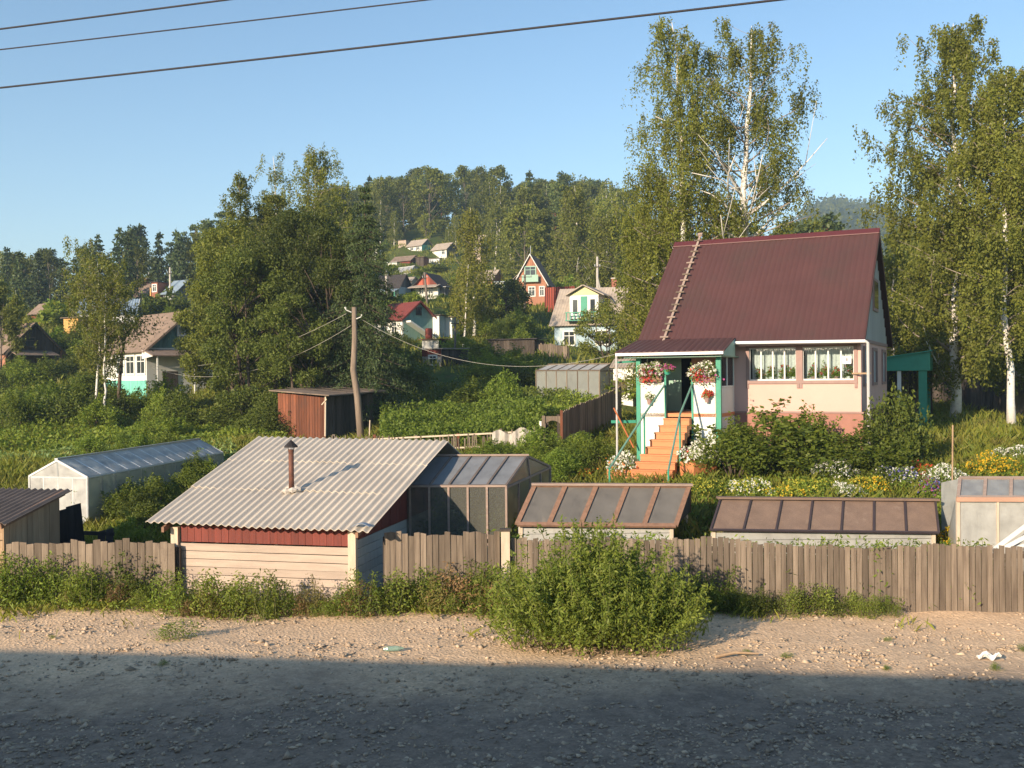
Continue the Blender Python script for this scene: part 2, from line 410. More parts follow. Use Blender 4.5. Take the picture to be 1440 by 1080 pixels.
m_film_pale = FILM('milky_plastic_film', (.78, .78, .76, 1), .22, .5)
m_film_blue = FILM('bluish_roof_film', (.56, .58, .6, 1), .2, .45, .5)
m_film_tunnel = FILM('milky_tunnel_film', (.95, .95, .92, 1), .1, .9, .55)
m_film_old = FILM('old_greenhouse_glass', (.30, .30, .26, 1), .62, .12)
m_film_grey = FILM('dusty_grey_glass', (.33, .31, .28, 1), .25, .35)
m_film_white = FILM('crumpled_white_film', (.72, .72, .68, 1), .18, .3)
# plants
m_birch_bark = M('white_birch_bark', (.72, .70, .66, 1), (.58, .55, .5, 1), 3, .8, .3, (1.5, 1.5, 4), dirt=(.06, .05, .045, 1), dscale=2.4, dlo=.6)
m_twig = M('birch_limb_bark', (.34, .29, .24, 1), (.2, .165, .135, 1), 3, .85, .2)
m_bark = M('brown_bark', (.12, .09, .065, 1), (.07, .05, .04, 1), 6, .95, .5, (3, 3, .6))
m_bark_grey = M('grey_bark', (.2, .17, .14, 1), (.12, .1, .085, 1), 6, .95, .5, (3, 3, .6))
m_pine_bark = M('orange_pine_bark', (.3, .14, .075, 1), (.18, .09, .055, 1), 6, .95, .5, (3, 3, .6))
m_stem = M('green_stem', (.1, .13, .04, 1), (.14, .12, .05, 1), 6, .8)
L_birch = LEAF('birch_leaves', (.075, .105, .022, 1), (.13, .155, .035, 1), (.12, .13, .03, 1), .38, .15)
L_birch2 = LEAF('birch_leaves_far', (.07, .10, .022, 1), (.12, .145, .034, 1), None, .35, .35)
L_willow = LEAF('dark_willow_leaves', (.034, .055, .013, 1), (.068, .094, .021, 1), None, .32, .25)
L_broad = LEAF('broadleaf', (.05, .073, .015, 1), (.095, .118, .026, 1), None, .32, .35)
L_spruce = LEAF('spruce_needles', (.02, .04, .018, 1), (.045, .07, .028, 1), None, .1, .3)
L_pine = LEAF('pine_needles', (.03, .055, .022, 1), (.06, .09, .035, 1), None, .12, .3)
L_shrub = LEAF('shrub_leaves', (.06, .105, .018, 1), (.12, .165, .03, 1), None, .36, .35)
L_shrub_d = LEAF('dark_shrub_leaves', (.035, .06, .013, 1), (.08, .11, .022, 1), None, .3, .3)
L_weed = LEAF('weed_leaves', (.075, .125, .025, 1), (.15, .2, .045, 1), None, .38, .3)
L_olive = LEAF('olive_seed_heads', (.17, .16, .045, 1), (.24, .21, .07, 1), None, .35, .3)
L_dry = LEAF('dry_stalks', (.2, .12, .06, 1), (.3, .2, .09, 1), None, .25, .2)
L_grass = LEAF('grass_blades', (.085, .135, .022, 1), (.17, .19, .04, 1), (.2, .17, .05, 1), .35, .2)
L_bright = LEAF('bright_garden_leaves', (.07, .125, .022, 1), (.12, .18, .035, 1), None, .38, .25)
L_bir_y = LEAF('yellowish_birch_leaves', (.085, .11, .024, 1), (.135, .15, .034, 1), None, .4, .12)
L_shrub_c = LEAF('cabbage_leaves', (.07, .13, .06, 1), (.13, .2, .08, 1), None, .25, .2)
def PET(name, a, b): return LEAF(name, a, b, None, .25, .05)
F_white = PET('white_petals', (.75, .75, .7, 1), (.85, .84, .8, 1))
F_red = PET('red_petals', (.5, .03, .03, 1), (.65, .09, .06, 1))
F_pink = PET('magenta_petals', (.4, .05, .2, 1), (.5, .15, .35, 1))
F_orange = PET('orange_petals', (.75, .16, .03, 1), (.8, .28, .05, 1))
F_yellow = PET('yellow_petals', (.75, .45, .02, 1), (.8, .55, .05, 1))
F_lemon = PET('lemon_petals', (.55, .5, .06, 1), (.45, .42, .06, 1))
F_blue = PET('blue_petals', (.1, .1, .4, 1), (.2, .18, .5, 1))
# ------------------------------------------------------------------ trees and plants
def limb(mb, p0, p1, r0, r1, bend=.12, n=5, rng=None, sides=6):
    p0 = np.array(p0, float); p1 = np.array(p1, float); L = np.linalg.norm(p1 - p0)
    off = rng.normal(size=3) * bend * L
    pts = []
    for i in range(n + 1):
        t = i / n
        pts.append(p0 * (1 - t) + p1 * t + off * math.sin(math.pi * t) * .5)
    mb.tube(pts, [r0 * (1 - i / n) + r1 * i / n for i in range(n + 1)], sides)
    return pts

def birch_parts(seed, H, prof, nl=40, start=.25, r0=.16, leaf=.12, strands=3, per=22, slen=(.6, 1.8), lean=(0, 0), tw=5, bare=0, up=.9, gap=0, sides=6, fmin=.22):
    """white trunk, limbs that rise and arch, leaves hanging in strands"""
    rng = np.random.default_rng(seed); tr = MB(); pts = []
    n = 12; wob = np.cumsum(rng.normal(scale=.012 * H, size=(n + 1, 2)), 0); wob[0] = 0
    path = [np.array([wob[i, 0] * .5 + lean[0] * (i / n) ** 1.3, wob[i, 1] * .5 + lean[1] * (i / n) ** 1.3, H * i / n]) for i in range(n + 1)]
    rad = [r0 * (1 - i / n) ** .85 + .012 for i in range(n + 1)]; rad[0] *= 1.25
    tr.tube(path, rad, 8); lb = tr.limbs = MB()
    def at(t):
        k = min(int(t * n), n - 1); a = t * n - k
        return path[k] * (1 - a) + path[k + 1] * a, rad[k] * (1 - a) + rad[k + 1] * a
    az = rng.uniform(0, 6.28)
    for i in range(nl):
        t = start + (.985 - start) * ((i + rng.uniform(0, 1)) / nl)
        az += 2.4 + rng.normal() * .4
        b, rb = at(t)
        L = max(.25, prof(t) * rng.uniform(.5, 1.22))
        e = b + np.array([math.cos(az) * L, math.sin(az) * L, L * rng.uniform(.35, up)])
        lp = limb(lb, b, e, rb * .36, .007, .2, 4, rng, 5)
        if gap and rng.uniform() < gap: continue
        for q in range(max(2, int(round(tw * (.35 + .5 * L) * rng.uniform(.35, 1.5))))):
            f = 1.0 if q == 0 else rng.uniform(fmin, 1.0); k = min(int(f * 4), 3); a = f * 4 - k
            s = lp[k] * (1 - a) + lp[k + 1] * a
            tl = L * rng.uniform(.12, .38) + .15
            d = rng.normal(size=3); d[2] = abs(d[2]) * .5; d /= np.linalg.norm(d)
            te = s + d * tl
            if q < 3: lb.tube([s, te], [.009, .004], 3)
            for w in range(strands):
                sp = s + (te - s) * rng.uniform(.3, 1.05); sl = rng.uniform(*slen) * (.5 + .5 * min(1, L))
                u = rng.uniform(0, 1, per); dr = rng.normal(scale=.12, size=2) * sl
                pp = np.stack([sp[0] + dr[0] * u, sp[1] + dr[1] * u, sp[2] - sl * u + .1], 1) + rng.normal(scale=.03 + leaf * .28, size=(per, 3))
                pts.append(pp)
    for i in range(bare):      # leafless limbs low on the trunk
        t = rng.uniform(start * .85, start * 1.5); az = rng.uniform(0, 6.28); b, rb = at(t)
        L = prof(.45) * rng.uniform(.6, 1.2)
        e = b + np.array([math.cos(az) * L, math.sin(az) * L, L * rng.uniform(.5, 1.0)])
        lp = limb(tr, b, e, .065, .014, .2, 4, rng, 6)
        for q in range(3):
            s = lp[2 + q % 2]; tr.tube([s, s + rng.normal(size=3) * .35 * L * np.array([.6, .6, .4]) + np.array([0, 0, .3 * L])], [.018, .006], 4)
    return tr, np.concatenate(pts), leaf, rng, 1.1

def broad_parts(seed, H, rx, base=.18, K=34, per=260, leaf=.16, r0=.16, cr=.3, lobes=None, multi=1, droop=.4, ry=None, top=.45):
    """rounded crown made of separate leafy clumps carried by limbs"""
    rng = np.random.default_rng(seed); tr = MB(); pts = []; ry = ry or rx
    stems = []
    for k in range(multi):
        ox, oy = (rng.normal(scale=.25 * rx, size=2) if multi > 1 else (0, 0))
        b = np.array([ox * .3, oy * .3, 0]); e = np.array([ox * 1.5, oy * 1.5, H * rng.uniform(.75, .9)])
        stems.append(limb(tr, b, e, r0 / multi ** .5, .03, .05, 6, rng, 7))
    for k in range(K):
        t = rng.uniform(0, 1) ** .85; z = H * (base + (1 - base) * t)
        w = (1 - abs((t - top) / (1 - top if t > top else top)) ** 2.2) ** .5 if 0 < t < 1 else 0
        w = max(w, .25); a = rng.uniform(0, 6.28); q = rng.uniform(.35, 1) ** .6
        c = np.array([math.cos(a) * rx * w * q, math.sin(a) * ry * w * q, z])
        s = stems[k % len(stems)]; sk = s[min(int(t * 5.5), 5)]
        if k % 2 == 0: limb(tr, sk, c, .045, .012, .1, 3, rng, 5)
        rr = cr * rx * rng.uniform(.65, 1.3); n = int(per * rng.uniform(.6, 1.3))
        v = unit(rng.normal(size=(n, 3))) * (rng.uniform(0, 1, (n, 1)) ** .45)
        pts.append(c + v * np.array([rr, rr * ry / rx, rr * .75]))
    return tr, np.concatenate(pts), leaf, rng, droop

def spruce_parts(seed, H, r, leaf=.3, whorls=16, per=26, base=.06, r0=.14):
    rng = np.random.default_rng(seed); tr = MB(); pts = []
    tr.tube([(0, 0, 0), (0, 0, H * .5), (0, 0, H)], [r0, r0 * .55, .015], 7)
    for w in range(whorls):
        t = (w + rng.uniform(-.3, .3)) / whorls; z = H * (base + (1 - base) * max(0, t)); rr = r * (1 - max(t, 0)) ** .75 * rng.uniform(.75, 1.12) + .1
        nb = 6 + int(5 * (1 - t)); a0 = rng.uniform(0, 6.28)
        for b in range(nb):
            a = a0 + 6.28 * b / nb + rng.normal() * .15; L = rr * rng.uniform(.7, 1.1)
            e = np.array([math.cos(a) * L, math.sin(a) * L, z - L * .28])
            tr.tube([(0, 0, z), tuple(e)], [.03, .008], 4)
            n = int(per * (.35 + L / r)); u = rng.uniform(.1, 1.02, n) ** .8
            p = np.stack([e[0] * u, e[1] * u, z + (e[2] - z) * u + .12 * L * np.sin(u * 3)], 1)
            sd = (1.1 - u)[:, None] * L * .28 + .05
            pts.append(p + rng.normal(size=(n, 3)) * sd * np.array([.8, .8, .35]))
    return tr, np.concatenate(pts), leaf, rng, .9

def pine_parts(seed, H, r, leaf=.3, K=16, per=150, base=.5, r0=.17):
    rng = np.random.default_rng(seed); tr = MB(); pts = []
    tr.tube([(0, 0, 0), (.1, .05, H * .5), (0, .1, H * .96)], [r0, r0 * .7, .04], 7)
    for k in range(K):
        t = rng.uniform(0, 1); z = H * (base + (1 - base) * t); w = r * (1.05 - .75 * t ** 1.6); a = rng.uniform(0, 6.28); q = rng.uniform(.3, 1)
        c = np.array([math.cos(a) * w * q, math.sin(a) * w * q, z])
        tr.tube([(0, 0, z - .25 * w), tuple(c)], [.05, .015], 4)
        rr = r * rng.uniform(.3, .5)
        v = unit(rng.normal(size=(per, 3))) * (rng.uniform(0, 1, (per, 1)) ** .5)
        pts.append(c + v * np.array([rr, rr, rr * .5]))
    return tr, np.concatenate(pts), leaf, rng, -.2

def plant_tree(parts, name, label, cat, loc, bark, leafm, group=None, rz=0, crown='crown', trunk='trunk', asp=.55):
    tr, pts, leaf, rng, droop = parts
    o = thing(name, label, cat, loc, rz, group)
    tr.build(trunk, bark, o, True)
    if hasattr(tr, 'limbs'): tr.limbs.build('limbs', m_twig, o, True)
    link_mesh(crown, leaf_mesh(crown, pts, leaf, rng, droop, asp), leafm, o)
    return o

def shrub_parts(seed, h, rx, ry=None, K=16, per=150, leaf=.09, cr=.42, flat=.0, stems=7):
    """leafy bush: several stems from the ground, clumps of leaves all through"""
    rng = np.random.default_rng(seed); tr = MB(); pts = []; ry = ry or rx
    for k in range(K):
        a = rng.uniform(0, 6.28); q = rng.uniform(0, 1) ** .5; t = rng.uniform(.12, 1)
        w = (1 - max(0, t - .35) ** 1.6) if not flat else 1
        c = np.array([math.cos(a) * rx * q * w * .75, math.sin(a) * ry * q * w * .75, h * (.12 + .8 * t * (1 - .35 * q * (1 - flat)))])
        if k < stems: limb(tr, (c[0] * .25, c[1] * .25, -.05), c, .02 + .008 * h, .006, .12, 3, rng, 4)
        rr = cr * rng.uniform(.6, 1.2); n = int(per * rng.uniform(.6, 1.35))
        v = unit(rng.normal(size=(n, 3))) * (rng.uniform(0, 1, (n, 1)) ** .5)
        pts.append(c + v * np.array([rx * rr, ry * rr, h * rr * .55]))
    # upright shoots that break the outline
    for k in range(int(K * .7)):
        a = rng.uniform(0, 6.28); q = rng.uniform(0, .9); b = np.array([math.cos(a) * rx * q, math.sin(a) * ry * q, h * (.8 - .45 * q)])
        L = h * rng.uniform(.18, .4); d = np.array([rng.normal() * .25, rng.normal() * .25, 1]); n = int(per * .25)
        u = rng.uniform(0, 1, (n, 1)); pts.append(b + d * u * L + rng.normal(size=(n, 3)) * .03 * (1.3 - u) * max(1, h))
    p = np.concatenate(pts); p = p[p[:, 2] > .02]
    return tr, p, leaf, rng, .1

def weed_parts(seed, h, r, ns=9, per=46, leaf=.1):
    """tall upright weed: several stalks with leaves all the way up, finer towards the tip"""
    rng = np.random.default_rng(seed); tr = MB(); pts = []
    for k in range(ns):
        a = rng.uniform(0, 6.28); q = r * rng.uniform(0, 1) ** .6; hh = h * rng.uniform(.55, 1.05) * (1 - .3 * q / r)
        b = np.array([math.cos(a) * q * .7, math.sin(a) * q * .7, -.03]); e = b + np.array([rng.normal() * .12 * h, rng.normal() * .12 * h, hh])
        tr.tube([b, (b + e) / 2 + rng.normal(size=3) * .02, e], [.009, .007, .003], 4)
        u = rng.uniform(.05, 1, (per, 1)) ** .8; w = (1.15 - u) * .16 * min(h, 1.3) + .02
        pts.append(b + (e - b) * u + rng.normal(size=(per, 3)) * w * np.array([1, 1, .4]))
    p = np.concatenate(pts); p = p[p[:, 2] > .01]
    return tr, p, leaf, rng, .15

def flower_clump(name, label, loc, rx, h, leafm, petm, seed, nleaf=900, nfl=260, fl=.06, leaf=.09, group=None, cat='flowers', pet2=None, ry=None, top=.35, lo=.0):
    rng = np.random.default_rng(seed); ry = ry or rx
    o = thing(name, label, cat, loc, rng.uniform(0, 6), group)
    def cloud(n, shell):
        v = unit(rng.normal(size=(n, 3))); v[:, 2] = np.abs(v[:, 2]); q = rng.uniform(0, 1, (n, 1)) ** (.12 if shell else .5)
        lump = 1 + .22 * np.sin(v[:, :1] * 5 + seed) * np.cos(v[:, 1:2] * 4.2)
        return v * q * lump * np.array([rx, ry, h]) * (1.04 if shell else 1)
    link_mesh('foliage', leaf_mesh('foliage', np.concatenate([cloud(nleaf, False), cloud(nleaf // 3, True) * 1.03]), leaf, rng, 0, .4), leafm, o)
    pm = [petm] + ([pet2] if pet2 else [])
    for m in pm:
        p = cloud(nfl // len(pm), True); p = p[p[:, 2] > h * top * rng.uniform(.3, 1.2, len(p))]
        p = np.repeat(p, 3, 0) + rng.normal(scale=fl * .25, size=(len(p) * 3, 3)); p[:, 2] += lo
        link_mesh('blossom', leaf_mesh('blossom', p, fl, rng, 0, 1.0, .3), m, o)
    return o
# ------------------------------------------------------------------ setting: ground, gravel
def ground_sheet():
    xs = np.sinh(np.linspace(-1, 1, 201) * 4.6) / math.sinh(4.6) * 2200
    ys = np.concatenate([np.linspace(-40, 0, 9)[:-1], np.linspace(0, 60, 61)[:-1], np.geomspace(60, 3000, 90)])
    X, Y = np.meshgrid(xs, ys); Z = gz(X, Y)
    rng = np.random.default_rng(3)
    Z = Z + np.where(Y > 21, .05 + .004 * np.minimum(Y, 300), .0) * (np.sin(X * .7 + Y * .23) * np.cos(Y * .51 - X * .3)) 
    Z = np.where(Y < 22, Z - .35 * np.clip((22 - Y) / 1.5, 0, 1), Z)
    nx, ny = len(xs), len(ys)
    V = np.stack([X, Y, Z], -1).reshape(-1, 3)
    i = np.arange(nx * ny).reshape(ny, nx)
    Fq = np.stack([i[:-1, :-1], i[:-1, 1:], i[1:, 1:], i[1:, :-1]], -1).reshape(-1, 4)
    me = bpy.data.meshes.new('ground'); me.from_pydata(V.tolist(), [], Fq.tolist()); me.update()
    return tag(link_mesh('ground', me, m_ground, None, True), kind='structure')
ground_sheet()

def fence_y(x): return 20.85 - .1 * x      # line of the garden fence
def verge_z(X, Y):
    return gz(X, Y) + .035 * np.sin(X * .9 + .4) * np.cos(Y * .8 + X * .2) + .05 * np.sin(Y * .55 + X * .12)
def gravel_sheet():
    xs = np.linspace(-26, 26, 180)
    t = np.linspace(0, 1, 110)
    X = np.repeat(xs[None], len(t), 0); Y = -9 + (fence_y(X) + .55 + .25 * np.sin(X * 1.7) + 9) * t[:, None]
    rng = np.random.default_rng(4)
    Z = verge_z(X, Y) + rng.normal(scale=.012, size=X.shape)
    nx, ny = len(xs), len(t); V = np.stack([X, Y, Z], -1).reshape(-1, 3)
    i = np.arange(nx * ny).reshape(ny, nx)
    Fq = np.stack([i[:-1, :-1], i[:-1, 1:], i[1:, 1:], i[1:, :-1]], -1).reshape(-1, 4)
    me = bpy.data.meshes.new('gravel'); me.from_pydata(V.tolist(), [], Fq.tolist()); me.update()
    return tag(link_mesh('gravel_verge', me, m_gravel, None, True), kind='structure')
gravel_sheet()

def stones():
    rng = np.random.default_rng(5); n = 36000
    y = rng.uniform(0, 1, n) ** 1.1 * 11.5 + 9.2; x = rng.uniform(-.62, .62, n) * (y + 1)
    clump = np.sin(x * 1.1 + 2) * np.cos(y * 1.7 + x * .5) + rng.normal(scale=.7, size=n)
    keep = (y < fence_y(x) + .2) & (clump > .3 - .75 * (y < 14)); x, y = x[keep], y[keep]; n = len(x)
    s = rng.gamma(2.0, .0075, n) + .010; s = np.minimum(s, .07)
    z = verge_z(x, y) + s * .15
    T = np.array([[1, 0, 0], [0, 1, 0], [-1, 0, 0], [0, -1, 0], [0, 0, 1], [0, 0, -1]], float)
    fs = np.array([[0, 1, 4], [1, 2, 4], [2, 3, 4], [3, 0, 4], [1, 0, 5], [2, 1, 5], [3, 2, 5], [0, 3, 5]])
    V = T[None] * (1 + rng.uniform(-.35, .35, (n, 6, 1))) + rng.normal(scale=.22, size=(n, 6, 3))
    V = V * s[:, None, None] * rng.uniform(.6, 1.35, (n, 1, 3)) * np.array([1, 1, .7])
    a = rng.uniform(0, 6.28, n); ca, sa = np.cos(a)[:, None], np.sin(a)[:, None]
    V = np.stack([V[..., 0] * ca - V[..., 1] * sa, V[..., 0] * sa + V[..., 1] * ca, V[..., 2]], -1) + np.stack([x, y, z], 1)[:, None]
    me = bpy.data.meshes.new('stones'); Fi = (fs[None] + np.arange(n)[:, None, None] * 6).reshape(-1)
    me.vertices.add(n * 6); me.vertices.foreach_set('co', V.astype(np.float32).ravel())
    me.loops.add(len(Fi)); me.loops.foreach_set('vertex_index', Fi.astype(np.int32))
    me.polygons.add(n * 8); me.polygons.foreach_set('loop_start', np.arange(0, n * 24, 3, dtype=np.int32)); me.update(calc_edges=True)
    tag(link_mesh('gravel_stones', me, m_stone), 'loose grey and tan stones strewn over the gravel strip', 'gravel', kind='stuff')
stones()

# ------------------------------------------------------------------ pink house
HX, HY, HR = 10.63, 30.3, R(-26)
def pink_house():
    o = thing('country_house', 'pale pink house with steep brown metal roof and flower-hung porch', 'house', (HX, HY, 0), HR)
    FZ, EZ, RZ, DW, LW = 3.83, 6.1, 9.85, 7.8, 6.75
    wins = [(-3.39, -1.93, 4.80, 5.84), (-1.73, -.21, 4.80, 5.84)]
    w = MB()
    holes_wall(w, -LW, 0, FZ, EZ - .12, 0, .22, wins + [(-6.16, -5.28, FZ, 5.75)])
    w.box(-.22, 0, .22, DW, FZ, EZ - .12); w.box(-LW, -LW + .22, .22, DW, FZ, EZ - .12); w.box(-LW + .22, -.22, DW - .22, DW, FZ, EZ - .12)
    w.box(-LW + .22, -.22, .22, DW - .22, FZ - .1, FZ + .02)
    w.build('wall', m_pink, o)
    p = MB(); p.box(-LW - .05, .06, -.06, DW + .05, 1.6, FZ - .02); p.build('plinth', m_plinth, o)
    s = MB(); s.box(-3.84, .075, -.085, -.062, FZ - .05, FZ); s.build('plinth_ledge', m_casing, o)
    # gable
    for xg in (0.0, -LW):
        g = MB(); n = 22
        for k in range(n):
            y0 = DW * k / n; y1 = DW * (k + 1) / n - .012; ym = (y0 + y1) / 2
            top = EZ + (RZ - EZ) * (1 - abs(ym - DW / 2) / (DW / 2 + .3)) - .16
            g.box(xg - .12 if xg == 0 else xg, xg if xg == 0 else xg + .12, y0, y1, EZ - .115, top)
        g.build('gable', m_grey_wall_pale, o)
    gw = MB(); gw.box(.002, .05, 3.2, 4.6, 7.1, 8.2); gwo = gw.build('gable_window', m_casing, o)
    MB().box(.052, .06, 3.3, 4.5, 7.2, 8.1).build('pane', m_pane, gwo)
    MB().box(-.0, .03, -.02, DW + .02, EZ - .13, EZ - .02).build('gable_sill_board', m_casing, o)
    # roof: profiled sheets, real ribs
    x0, x1 = -LW - .2, .15; L = x1 - x0
    def slope(sgn):
        yb = -.55 if sgn > 0 else DW + .55; yr = DW / 2; zb = EZ - .08
        nrm = Vector((0, -(RZ - zb) * sgn, abs(yr - yb))).normalized()
        def fn(u, v):
            x = x0 + L * u; ph = (x / .19) % 1.0
            rib = .014 * max(0, min(1, 4 * min(ph, 1 - ph) - .2))
            p = Vector((x, yb + (yr - yb) * v, zb + (RZ - zb) * v)); lap = .02 * (1 - (v - .5) * 2) if v >= .5 else 0.0
            return p + nrm * (rib + lap + .004 * math.sin(x * 5.1 + v * 3))
        return fn, nrm
    r = MB()
    for sgn in (1, -1):
        fn, nrm = slope(sgn); r.sheet(fn, 288, 14, -nrm * .05)
    roof = r.build('roof', m_roof_brown, o)
    rc = MB()
    for sg in (-1, 1): rc.prism([(x0 - .03, DW/2, RZ + .075), (x0 - .03, DW/2 + sg * .2, RZ - .10), (x0 - .03, DW/2 + sg * .2, RZ - .13), (x0 - .03, DW/2, RZ + .03)], (L + .06, 0, 0))
    rc.build('ridge_cap', m_ridge_red, roof)
    for sg in (1, -1):
        yb = -.57 if sg > 0 else DW + .57
        for xx in (x1 + .003, x0 - .03):
            bb = MB(); bb.prism([(xx, yb, EZ - .10), (xx, DW/2, RZ - .02), (xx, DW/2, RZ - .24), (xx, yb, EZ - .27)], (.027, 0, 0)); bb.build('bargeboard', m_roof_brown, o)
    for ya, yb_ in ((-.5, -.005), (DW + .005, DW + .5)): MB().box(-LW - .1, .1, ya, yb_, EZ - .20, EZ - .17).build('soffit', m_casing, o)
    # gutter + downpipe at the right corner
    g = MB(); g.tube([(-3.75, -.63, EZ - .10), (.2, -.63, EZ - .14)], .05, 8); g.build('gutter', m_pvc, o)
    d = MB(); d.tube([(.2, -.63, EZ - .14), (.27, -.63, EZ - .2), (.27, -.62, EZ - .45), (.27, -.55, 3.2), (.27, -.56, 2.6)], .045, 8); d.build('downpipe', m_pipe_grey, o)
    b = MB(); b.beam((-.25, -.03, 5.0), (.32, -.56, 5.0), .05, .05); b.build('pipe_bracket', m_tan_wood, o)
    # front windows
    for k, (a0, a1, z0, z1) in enumerate(wins):
        c = MB()
        for bx in ((a0 - .1, a0, z0 - .1, z1 + .1), (a1, a1 + .1, z0 - .1, z1 + .1), (a0, a1, z1, z1 + .1), (a0, a1, z0 - .1, z0)):
            c.box(bx[0], bx[1], -.045, .0, bx[2], bx[3])
        for xx in (a0 - .095, a1 + .02): c.box(xx, xx + .075, -.04, -.002, z0 - .24, z0 - .102)
        wo = c.build('window', m_casing, o)
        f = MB(); t = .045; wpan = (a1 - a0) / 4
        for q in range(5):
            xx = a0 + wpan * q; f.box(max(a0, xx - t / 2), min(a1, xx + t / 2), .03, .08, z0 + t, z1 - t)
        f.box(a0, a1, .03, .08, z0, z0 + t); f.box(a0, a1, .03, .08, z1 - t, z1)
        f.build('frame', m_white, wo)
        MB().box(a0 + .01, a1 - .01, .052, .056, z0 + .02, z1 - .02).build('pane', m_glass, wo)
        cu = MB()
        cu.sheet(lambda u, v: (a0 + .02 + (a1 - a0 - .04) * u, .34 + .022 * math.sin(u * 58 + k), z0 + (z1 - z0) * v), 70, 2, (0, .006, 0))
        cu.build('curtain', m_curtain, wo)
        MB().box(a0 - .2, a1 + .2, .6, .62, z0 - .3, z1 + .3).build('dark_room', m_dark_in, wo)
        MB().box(a0 - .1, a1 + .1, .1, .33, z0 - .035, z0 - .005).build('sill', m_white, wo)
    # side windows
    for (y0, y1) in ((3.0, 4.15), (6.0, 7.05), (.6, 1.5)):
        c = MB()
        for bx in ((y0 - .1, y0, 4.6, 5.85), (y1, y1 + .1, 4.6, 5.85), (y0, y1, 5.75, 5.85), (y0, y1, 4.6, 4.7)): c.box(.002, .05, *bx)
        wo = c.build('window', m_casing, o)
        MB().box(.004, .012, y0, y1, 4.7, 5.75).build('pane', m_pane, wo)
        f = MB(); f.box(.013, .035, (y0+y1)/2 - .025, (y0+y1)/2 + .025, 4.7, 5.75); f.build('frame', m_white, wo)
    # ---- porch
    PX0, PX1, PB = -6.51, -3.84, -1.94
    fl = MB(); fl.box(PX0, PX1, PB, -.065, FZ - .12, FZ - .01); fl.build('porch_floor', m_orange_step, o)
    pr = MB(); zb, zt = 5.72, 6.16
    def pfn(u, v):
        x = -6.95 + 3.22 * u; ph = (x / .19) % 1.0
        return Vector((x + (.12 * (1 - v) if u > .5 else -.12 * (1 - v)), -2.36 + 1.9 * v, zb + (zt - zb) * v + .02 * max(0, min(1, 4 * min(ph, 1 - ph) - .2))))
    pr.sheet(pfn, 136, 2, (0, 0, -.04)); pr.build('porch_roof', m_roof_brown, o)
    pc = MB(); pc.prism([(-3.66, -2.3, zb - .02), (-3.75, -.5, zt - .02), (-3.75, -.5, zb - .14), (-3.66, -2.3, zb - .14)], (.03, 0, 0)); pc.box(-6.8, -3.72, -2.28, -.02, zb - .17, zb - .14)
    pc.build('porch_ceiling', m_green_dull, o)
    g = MB(); g.box(-7.02, -3.62, -2.46, -2.37, zb - .10, zb - .02); g.build('porch_gutter', m_pvc, o)
    d = MB(); d.tube([(-7.0, -2.42, zb - .06), (-7.0, -2.42, 3.0), (-6.98, -2.5, 2.3)], .035, 8); d.build('porch_downpipe', m_pipe_grey, o)
    for (xx, ww) in ((PX0, .13), (PX1 - .13, .15)):
        q = MB(); q.box(xx, xx + ww, PB - .03, PB + .1, 1.9, zb - .172); q.build('porch_post', m_green, o)
    for xx in (-5.60, -4.74):
        q = MB(); q.box(xx, xx + .06, PB - .02, PB + .05, 1.9, 5.0); q.build('porch_post', m_green, o)
    for (a0, a1) in ((PX0 + .135, -5.605), (-4.675, PX1 - .155)):
        q = MB(); q.box(a0, a1, PB, PB + .05, 1.9, 4.72); q.build('porch_panel', m_white_green, o)
        q = MB(); q.box(a0 - .0, a1, PB - .03, PB + .09, 4.725, 4.79); q.build('porch_shelf', m_white, o)
    for xx in (PX0 + .02, PX1 - .06):     # side panels, glazed above
        q = MB(); q.box(xx, xx + .04, PB + .11, -.07, 1.9, 4.6); q.build('porch_side_panel', m_white_green, o)
        q = MB(); q.box(xx, xx + .04, PB + .11, -.07, 4.605, 4.66); q.box(xx, xx + .04, -1.0, -.94, 4.66, zb - .18); q.box(xx, xx + .04, -.13, -.07, 4.66, zb - .18)
        so_ = q.build('porch_side_frame', m_white_green, o)
        MB().box(xx + .015, xx + .02, PB + .11, -.13, 4.66, zb - .18).build('pane', m_glass, so_)
    q = MB(); q.beam((PX0 - .05, PB + .05, 3.55), (PX0 - .75, PB - .3, 3.55), .05, .09); q.beam((PX0 - .05, PB + .05, 5.45), (PX0 - .6, PB - .3, 5.42), .05, .06); q.build('side_brace', m_green, o)
    # doorway: open leaf and dark hall
    q = MB(); q.box(-6.2, -5.6, -.10, -.06, FZ + .0, 5.72); dl = q.build('door', m_green_dull, o)
    MB().box(-5.82, -5.79, -.14, -.10, 4.75, 4.85).build('handle', m_galv, dl)
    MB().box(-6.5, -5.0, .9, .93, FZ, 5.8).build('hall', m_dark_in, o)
    # steps
    n = 11; zt0 = FZ - .03; zb0 = float(gz(3.6, 27.3)) + .02; run = 2.75
    for k in range(n):
        f0 = k / n; z = zt0 - (zt0 - zb0) * (k + .6) / n; y = PB - run * k / n - .03
        xl = -5.56 - .72 * f0; xr = -4.72 - .02 * f0
        sx = -.0 * k
        st = MB(); st.box(xl, xr, y - run / n - .05, y, z - .04, z); st.box(xl + .015, xr - .015, y - run / n - .02, y - .0, z - .34, z - .042); st.build('step', m_orange_step, o)
    for xx, dx in ((-5.47, -.7), (-4.83, 0)):
        q = MB(); q.prism([(xx, PB - .06, zt0 - .3), (xx, PB - .06, zt0 - .52), (xx + dx, PB - run + .05, zb0 - .2), (xx + dx, PB - run + .05, zb0 - .02)], (.05, 0, 0)); q.build('stringer', m_frame_wood, o)
